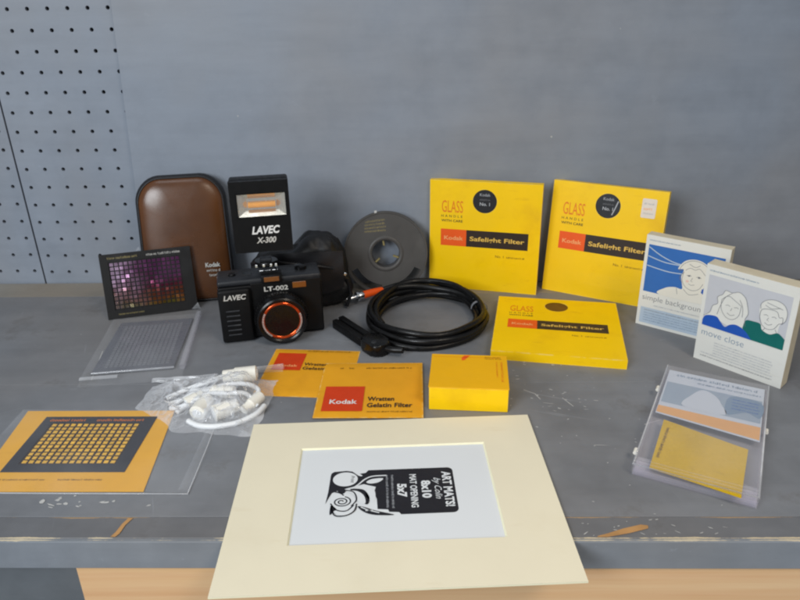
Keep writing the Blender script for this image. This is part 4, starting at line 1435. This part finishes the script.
f.text('LAVEC', -0.46, 1.66, 0.34, 'white_ink', w=1.22, shear=0.25, off=0.035)
f.text('X-300', -0.30, 1.24, 0.26, 'silver', w=0.86, shear=0.25, off=0.03)

# ------------------------------------------------------------------ soft black case behind the camera
sc_ = thing('soft_case', 'slumped soft black case behind the camera, left of the grey reel', 'camera case', (-5.7, 31.9, 0), 0.1)
b = B()
nu, nv = 96, 56
def soft(u, v):
    a = 2 * math.pi * u
    ph_ = math.pi * (v - 0.5)
    cx, sx = math.cos(a), math.sin(a)
    k = 0.55
    X = 2.45 * math.copysign(abs(cx) ** k, cx) * (max(0, math.cos(ph_)) ** 0.45)
    Y = 1.0 * math.copysign(abs(sx) ** k, sx) * (max(0, math.cos(ph_)) ** 0.5)
    sz = math.sin(ph_)
    hgt = 2.95 + 0.78 * math.exp(-((X - 1.0) / 1.0) ** 4) - 0.9 * max(0, (X - 1.6)) - 0.25 * max(0, -X - 1.2)
    Z = (0.5 + 0.5 * math.copysign(abs(sz) ** 0.6, sz)) * hgt
    nz = noise.noise((X * 0.9, Y * 0.9, Z * 0.9)) * 0.20 + noise.noise((X * 2.6, Y * 2.6, Z * 1.6 + 5)) * 0.10 + (1 - abs(noise.noise((X * 1.3 + Z, Y * 1.5, Z * 1.1 - X + 9))) * 2) * 0.05
    return (X * (1 + nz * 0.4) , Y * (1 + nz), max(0.005, Z + nz * 0.5))
b.grid(nu, nv, soft)
bmesh.ops.remove_doubles(b.bm, verts=b.bm.verts, dist=1e-3)
obj('shell', b, 'black_cloth', sc_, 'all')
b = B()
b.grid(20, 10, lambda u, v: (-1.2 + 3.35 * u, -1.12 - 0.05 * math.sin(math.pi * v) - 0.05 * noise.noise((u * 5, v * 4, 8)) + 0.15 * (u - 0.5) ** 2, 1.25 + 1.9 * v - 0.35 * math.sin(math.pi * u) * (1 - v)))
obj('flap', b, 'black_leather', sc_, 'all')
obj('snap', B().lathe([(0.0, -0.06), (0.05, -0.06), (0.09, -0.02), (0.09, 0.02)], 16, (2.2, -0.98, 1.9), 'y'), 'chrome', sc_, True)
b = B()
b.tube(smooth_curve([(0, 0), (1, 0)], 2, False) and [(-2.2, -0.9, 2.6), (-1.6, -1.15, 2.9), (-0.6, -1.25, 2.7), (0.6, -1.25, 2.55), (1.6, -1.1, 2.3), (2.3, -0.7, 1.5), (2.45, -0.6, 0.7), (2.2, -0.9, 0.15)], 0.09, 8)
obj('strap', b, 'black_leather', sc_, 'all')

# ------------------------------------------------------------------ film reel
rl = thing('film_reel', 'grey plastic film reel leaning against the board beside the upright yellow box', 'film reel', (-1.50, 32.95, 0.0), 0.05, 0.22)
rr_ = 2.14
def flange(y0, y1, windows):
    b = B()
    seg = 96
    radii = [0.74, 0.98, 1.62, 1.98, rr_]
    def inwin(i, k):
        a = 360 * (k + 0.5) / seg
        return windows and i == 2 and (205 < a < 262 or 278 < a < 335)
    V = {}
    def vv(i, k, y):
        key = (i, k % seg, y)
        if key not in V:
            a = 2 * math.pi * (k % seg) / seg
            V[key] = b.bm.verts.new((radii[i] * math.cos(a), y, rr_ + radii[i] * math.sin(a)))
        return V[key]
    for i in range(len(radii) - 1):
        for k in range(seg):
            if inwin(i, k):
                continue
            for y in (y0, y1):
                b.bm.faces.new((vv(i, k, y), vv(i, k + 1, y), vv(i + 1, k + 1, y), vv(i + 1, k, y)))
            for (i2, side) in ((i, 0), (i + 1, 1)):
                nb = i - 1 if side == 0 else i + 1
                if nb < 0 or nb >= len(radii) - 1 or inwin(nb, k):
                    b.bm.faces.new((vv(i2, k, y0), vv(i2, k + 1, y0), vv(i2, k + 1, y1), vv(i2, k, y1)))
            for (kk, nk) in ((k, k - 1), (k + 1, k + 1)):
                if inwin(i, nk % seg):
                    b.bm.faces.new((vv(i, kk, y0), vv(i + 1, kk, y0), vv(i + 1, kk, y1), vv(i, kk, y1)))
    return b
obj('flange', flange(0.0, 0.07, True), 'reel', rl, True)
obj('flange', flange(0.43, 0.50, True), 'reel', rl, True)
b = B()
b.lathe([(0.70, 0.0), (0.76, -0.05), (0.86, -0.05), (0.92, -0.001), (0.92, 0.5), (0.70, 0.85)], 56, (0, 0, rr_), closed=True)
obj('hub', b, 'reel', rl, True)
b = B()
b.lathe([(1.0, 0.08), (1.36, 0.08), (1.36, 0.42), (1.0, 0.42)], 64, (0, 0, rr_), closed=True)
obj('wound_film', b, 'film_stock', rl, True)
for k in range(3):
    a = R(100 + 120 * k)
    b = B().box((0.40, 0.12, -0.045), (0.72, 0.38, 0.045), 0.02, 1).xf(Matrix.Translation((0, 0, rr_)) @ Matrix.Rotation(-a, 4, 'Y'))
    obj('hub_prong', b, 'dim_gold', rl)
b = B()
b.lathe([(rr_ - 0.09, -0.001), (rr_ - 0.07, -0.03), (rr_ - 0.01, -0.03), (rr_ + 0.005, 0.0), (rr_ - 0.01, 0.03)], 72, (0, 0, rr_), closed=True)
obj('rim', b, 'reel', rl, True)
f = Face(rl, (0, 0, rr_), True)
for i, (xx, yy, ww, rot_) in enumerate(((-0.98, 1.58, 1.0, 0.12), (-1.02, 1.42, 1.08, 0.10), (-1.04, 1.26, 1.10, 0.08), (-1.04, 1.10, 1.10, 0.06))):
    f.fine(xx, yy, ww, 0.125, 'dim_gold', 131 + i, 1, rot=rot_, gap=0.2)
obj('tape_end', B().box((-0.52, -0.02, 2 * rr_ - 0.06), (-0.40, 0.02, 2 * rr_ + 0.06)), 'fleck', rl)

# ------------------------------------------------------------------ coiled black cord
cc = thing('coiled_cord', 'black coiled flash cord with ribbed black plug and orange sleeved jack', 'cord', (0.50, 29.75, 0), 0)
path = []
rn = random.Random(12)
turns = 6
N = 60
offs = [(0.06, 0.0, 0.16), (-0.30, -0.32, 0.16), (0.0, -0.12, 0.44), (-0.36, -0.44, 0.44), (-0.62, -0.62, 0.17), (-0.16, -0.28, 0.70), (-0.44, -0.30, 0.66)]
start = R(215)
for i in range(turns * N + 1):
    k = i / N
    a = start + 2 * math.pi * k
    i0 = int(k)
    ff = k - i0
    ff = ff * ff * (3 - 2 * ff)
    o0, o1 = offs[min(i0, 6)], offs[min(i0 + 1, 6)]
    dx, dy, dz = [o0[q] + (o1[q] - o0[q]) * ff for q in range(3)]
    rx = 2.86 + dx + 0.10 * math.sin(3 * a + i0 * 1.7) + 0.04 * math.sin(5 * a + i0)
    ry = 2.92 + dy + 0.13 * math.sin(2 * a + i0 * 2.1)
    back = max(0, math.sin(a))
    z = dz + back * (0.02 + 0.05 * i0) + 0.03 * math.sin(5 * a + i0)
    path.append((rx * math.cos(a), ry * math.sin(a), z))
endp = path[-1]
tail = [(-2.3, -1.55, 0.5), (-2.05, -2.2, 0.35)]
lead = [(-2.55, 1.1, 0.30), (-2.75, 0.2, 0.2), (-2.72, -0.9, 0.16)]
def cat3(pts, n=6):
    out = []
    for i in range(len(pts) - 1):
        p = [Vector(pts[max(0, min(len(pts) - 1, i + k))]) for k in (-1, 0, 1, 2)]
        for j in range(n):
            t_ = j / n
            out.append(tuple(0.5 * ((2 * p[1]) + (p[2] - p[0]) * t_ + (2 * p[0] - 5 * p[1] + 4 * p[2] - p[3]) * t_ * t_ + (3 * p[1] - p[0] - 3 * p[2] + p[3]) * t_ ** 3)))
    out.append(tuple(pts[-1]))
    return out
obj('cable', B().tube(path, 0.148, 10), 'rubber', cc, 'all')
# second lead running out of the coil to the jack
jack_end = (-2.18, 2.72, 0.50)
lead2 = cat3([(2.35, 0.9, 0.72), (1.5, 2.05, 0.98), (0.2, 2.72, 0.98), (-1.1, 2.95, 0.74), jack_end], 10)
obj('cable', B().tube(lead2, 0.125, 10), 'rubber', cc, 'all')
jd = Vector((-3.98, 1.72, 0.40)) - Vector(jack_end)
jp = lambda q: tuple(Vector(jack_end) + jd * q)
jk = obj('jack', B().tube([jp(0), jp(0.05), jp(0.3), jp(0.52)], [0.13, 0.16, 0.19, 0.20], 14), 'orange_plastic', cc, True)
obj('jack_collar', B().tube([jp(0.52), jp(0.58), jp(0.66)], [0.17, 0.21, 0.17], 14), 'chrome', jk, True)
obj('jack_ring', B().tube([jp(0.665), jp(0.72)], [0.26, 0.26], 16), 'chrome', jk, True)
obj('jack_tip', B().tube([jp(0.722), jp(0.88), jp(0.98)], [0.10, 0.09, 0.05], 12), 'chrome', jk, True)
# ribbed black plug
pl = bpy.data.objects.new('plug', None)
COL.objects.link(pl)
pl.parent = cc
p0, p1 = Vector((-4.15, -0.42, 0.30)), Vector((-1.95, -3.32, 0.30))
ang = math.atan2(p1.y - p0.y, p1.x - p0.x)
L_ = (p1 - p0).length
pl.location = p0 * S
pl.rotation_euler = (0, 0, ang)
obj('plug_bar', B().box((0, -0.34, -0.29), (L_ * 0.66, -0.05, 0.14), 0.06, 2), 'black', pl, True)
obj('plug_bar', B().box((-0.08, 0.05, -0.29), (L_ * 0.66, 0.34, 0.16), 0.06, 2), 'black', pl, True)
obj('plug_web', B().box((0.05, -0.049, -0.28), (L_ * 0.66, 0.049, 0.02)), 'black', pl)
obj('plug_head', B().prism(rrect(1.35, 0.98, 0.36, 6, L_ * 0.66 + 0.66, 0.02), -0.28, 0.26, lay, 0.09, 3), 'black_gloss', pl, True)
obj('plug_screw', B().lathe([(0.0, 0.29), (0.10, 0.29), (0.12, 0.27), (0.12, 0.26)], 14, (L_ * 0.66 + 0.85, -0.18, 0), 'z'), 'black_top', pl, True)
obj('strain_relief', B().tube(cat3([(L_ * 0.66 + 1.2, 0.15, 0.0), (L_ * 0.66 + 1.55, 0.32, 0.02), (L_ * 0.66 + 1.9, 0.62, 0.05)], 6), 0.15, 10), 'rubber', pl, 'all')
obj('cable_tie', B().lathe([(0.36, -0.06), (0.40, -0.06), (0.40, 0.06), (0.36, 0.06)], 24, (2.52, 0.55, 0.42), 'y', closed=True), 'grey_ink', cc, True)

# ------------------------------------------------------------------ bag of white parts
BG = (-7.95, 22.95)
br = -0.10
bag = thing('plastic_bag', 'crumpled clear plastic bag of white connectors, left of the orange envelopes', 'plastic bag', (*BG, 0.0), br)
def bagw(x, y):
    return (BG[0] + x * math.cos(br) - y * math.sin(br), BG[1] + x * math.sin(br) + y * math.cos(br))


def connector(label, a, c, r):
    """white stub with a rounded collar; a, c are its two ends on the bench"""
    A_, C_ = Vector(a), Vector(c)
    t = thing('connector', label, 'connector', a, 0, 0, 'white connectors in the bag')
    d = C_ - A_
    obj('stub', B().tube([(0, 0, 0), tuple(d * 0.02), tuple(d * 0.62), tuple(d * 0.66), tuple(d * 0.98), tuple(d)], [r * 0.86, r, r, r * 0.84, r * 0.80, r * 0.66], 16), 'white_plastic', t, True)
    obj('socket', B().tube([tuple(d * -0.03), tuple(d * -0.004)], [r * 0.55, r * 0.60], 14), 'white_cord', t, True)
    return t


connector('long white connector lying across the back of the bag', (-6.35, 23.95, 0.62), (-7.65, 23.72, 0.60), 0.31)
connector('white connector at bag front showing its round end, leftmost of three', (-8.12, 21.60, 0.28), (-7.95, 22.55, 0.30), 0.31)
connector('white connector at bag front with round end, middle of three', (-7.50, 21.60, 0.28), (-6.72, 22.15, 0.30), 0.31)
connector('white connector at bag right, beside the orange envelope', (-5.98, 22.75, 0.30), (-6.45, 21.85, 0.26), 0.22)
connector('white connector buried in the middle of the bag', (-7.0, 22.85, 0.40), (-7.95, 23.0, 0.42), 0.24)


def cordp(label, pts, r, m='white_cord'):
    o = obj('white_cord', B().tube(cat3(pts, 8), r, 8), m, None, 'all')
    return tag(o, label, 'cord', 'white cords in the bag')


cordp('white cord curling along the front of the bag', [(-8.4, 21.35, 0.12), (-7.9, 21.05, 0.12), (-7.2, 21.0, 0.13), (-6.5, 21.25, 0.13), (-5.95, 21.75, 0.16), (-5.75, 22.3, 0.16)], 0.105)
cordp('white cord looping from bag left to the long connector', [(-9.7, 22.9, 0.12), (-9.1, 23.3, 0.22), (-8.4, 23.5, 0.42), (-7.6, 23.72, 0.60)], 0.10)
cordp('thin white cord doubled in the middle of the bag', [(-9.5, 22.5, 0.12), (-8.8, 22.75, 0.2), (-8.3, 22.5, 0.36), (-8.9, 22.2, 0.2), (-9.3, 22.25, 0.12), (-8.6, 22.9, 0.34), (-7.9, 23.0, 0.44)], 0.085)


cordp('white cord bent double under the long connector', [(-9.3, 23.6, 0.12), (-8.4, 23.2, 0.3), (-7.4, 23.35, 0.45), (-6.6, 23.3, 0.5), (-6.1, 23.0, 0.4), (-6.3, 22.6, 0.3)], 0.095)
cordp('white cord crossing behind the three front connectors', [(-9.0, 21.9, 0.12), (-8.2, 22.75, 0.35), (-7.2, 22.55, 0.55), (-6.5, 22.6, 0.5), (-6.0, 22.2, 0.2)], 0.09)
connector('short white connector at bag left, farthest from the envelopes', (-8.75, 22.35, 0.26), (-8.25, 22.85, 0.32), 0.22)


def bag_top(u, v):
    x = -2.75 + 5.05 * u
    y = -2.2 + 3.9 * v
    # outline: tapered to the left like a gathered neck
    tp = 0.42 + 0.58 * min(1, u / 0.42)
    y = y * tp + (1 - tp) * 0.2
    e = min(1, min(u, 1 - u, v, 1 - v) * 5.0)
    hump = 0.78 * math.exp(-((x - 0.9) / 1.25) ** 2 - ((y - 0.1) / 1.35) ** 2) + 0.16
    n1 = noise.noise((x * 1.5 + 3, y * 1.5, 0.3))
    rg = lambda fx, fy, q_: (1 - abs(noise.noise((x * fx + y * 0.7, y * fy - x * 0.5 + q_, q_))) * 2.2)
    z = 0.012 + e * (hump + 0.10 * n1 + 0.13 * max(0, rg(1.3, 2.1, 2.0)) ** 4 + 0.09 * max(0, rg(2.6, 3.4, 7.0)) ** 3 + 0.035 * rg(6.0, 6.5, 11.0))
    x += 0.16 * noise.noise((y * 1.4, u * 3, 1)) * (1 - abs(2 * u - 1) * 0.3)
    y += 0.16 * noise.noise((x * 1.3, 5, v * 3))
    return (x, y, max(0.01, z))


b = B()
b.grid(130, 96, bag_top)
obj('film', b, 'bagfilm', bag, 'all')
b = B()
b.grid(30, 5, lambda u, v: (-2.9 + 2.6 * u, 0.95 + 0.42 * u + 0.26 * v + 0.05 * noise.noise((u * 6, v, 0)), 0.05 + 0.13 * math.sin(math.pi * v) + 0.10 * u * math.sin(math.pi * v)))
obj('bag_fold', b, 'bagfilm', bag, False)
b = B()
b.grid(30, 5, lambda u, v: (0.0 + 2.2 * u, 1.95 + 0.35 * u + 0.22 * v, 0.05 + 0.22 * math.sin(math.pi * v) * (0.5 + u)))
obj('bag_fold', b, 'bagfilm', bag, False)
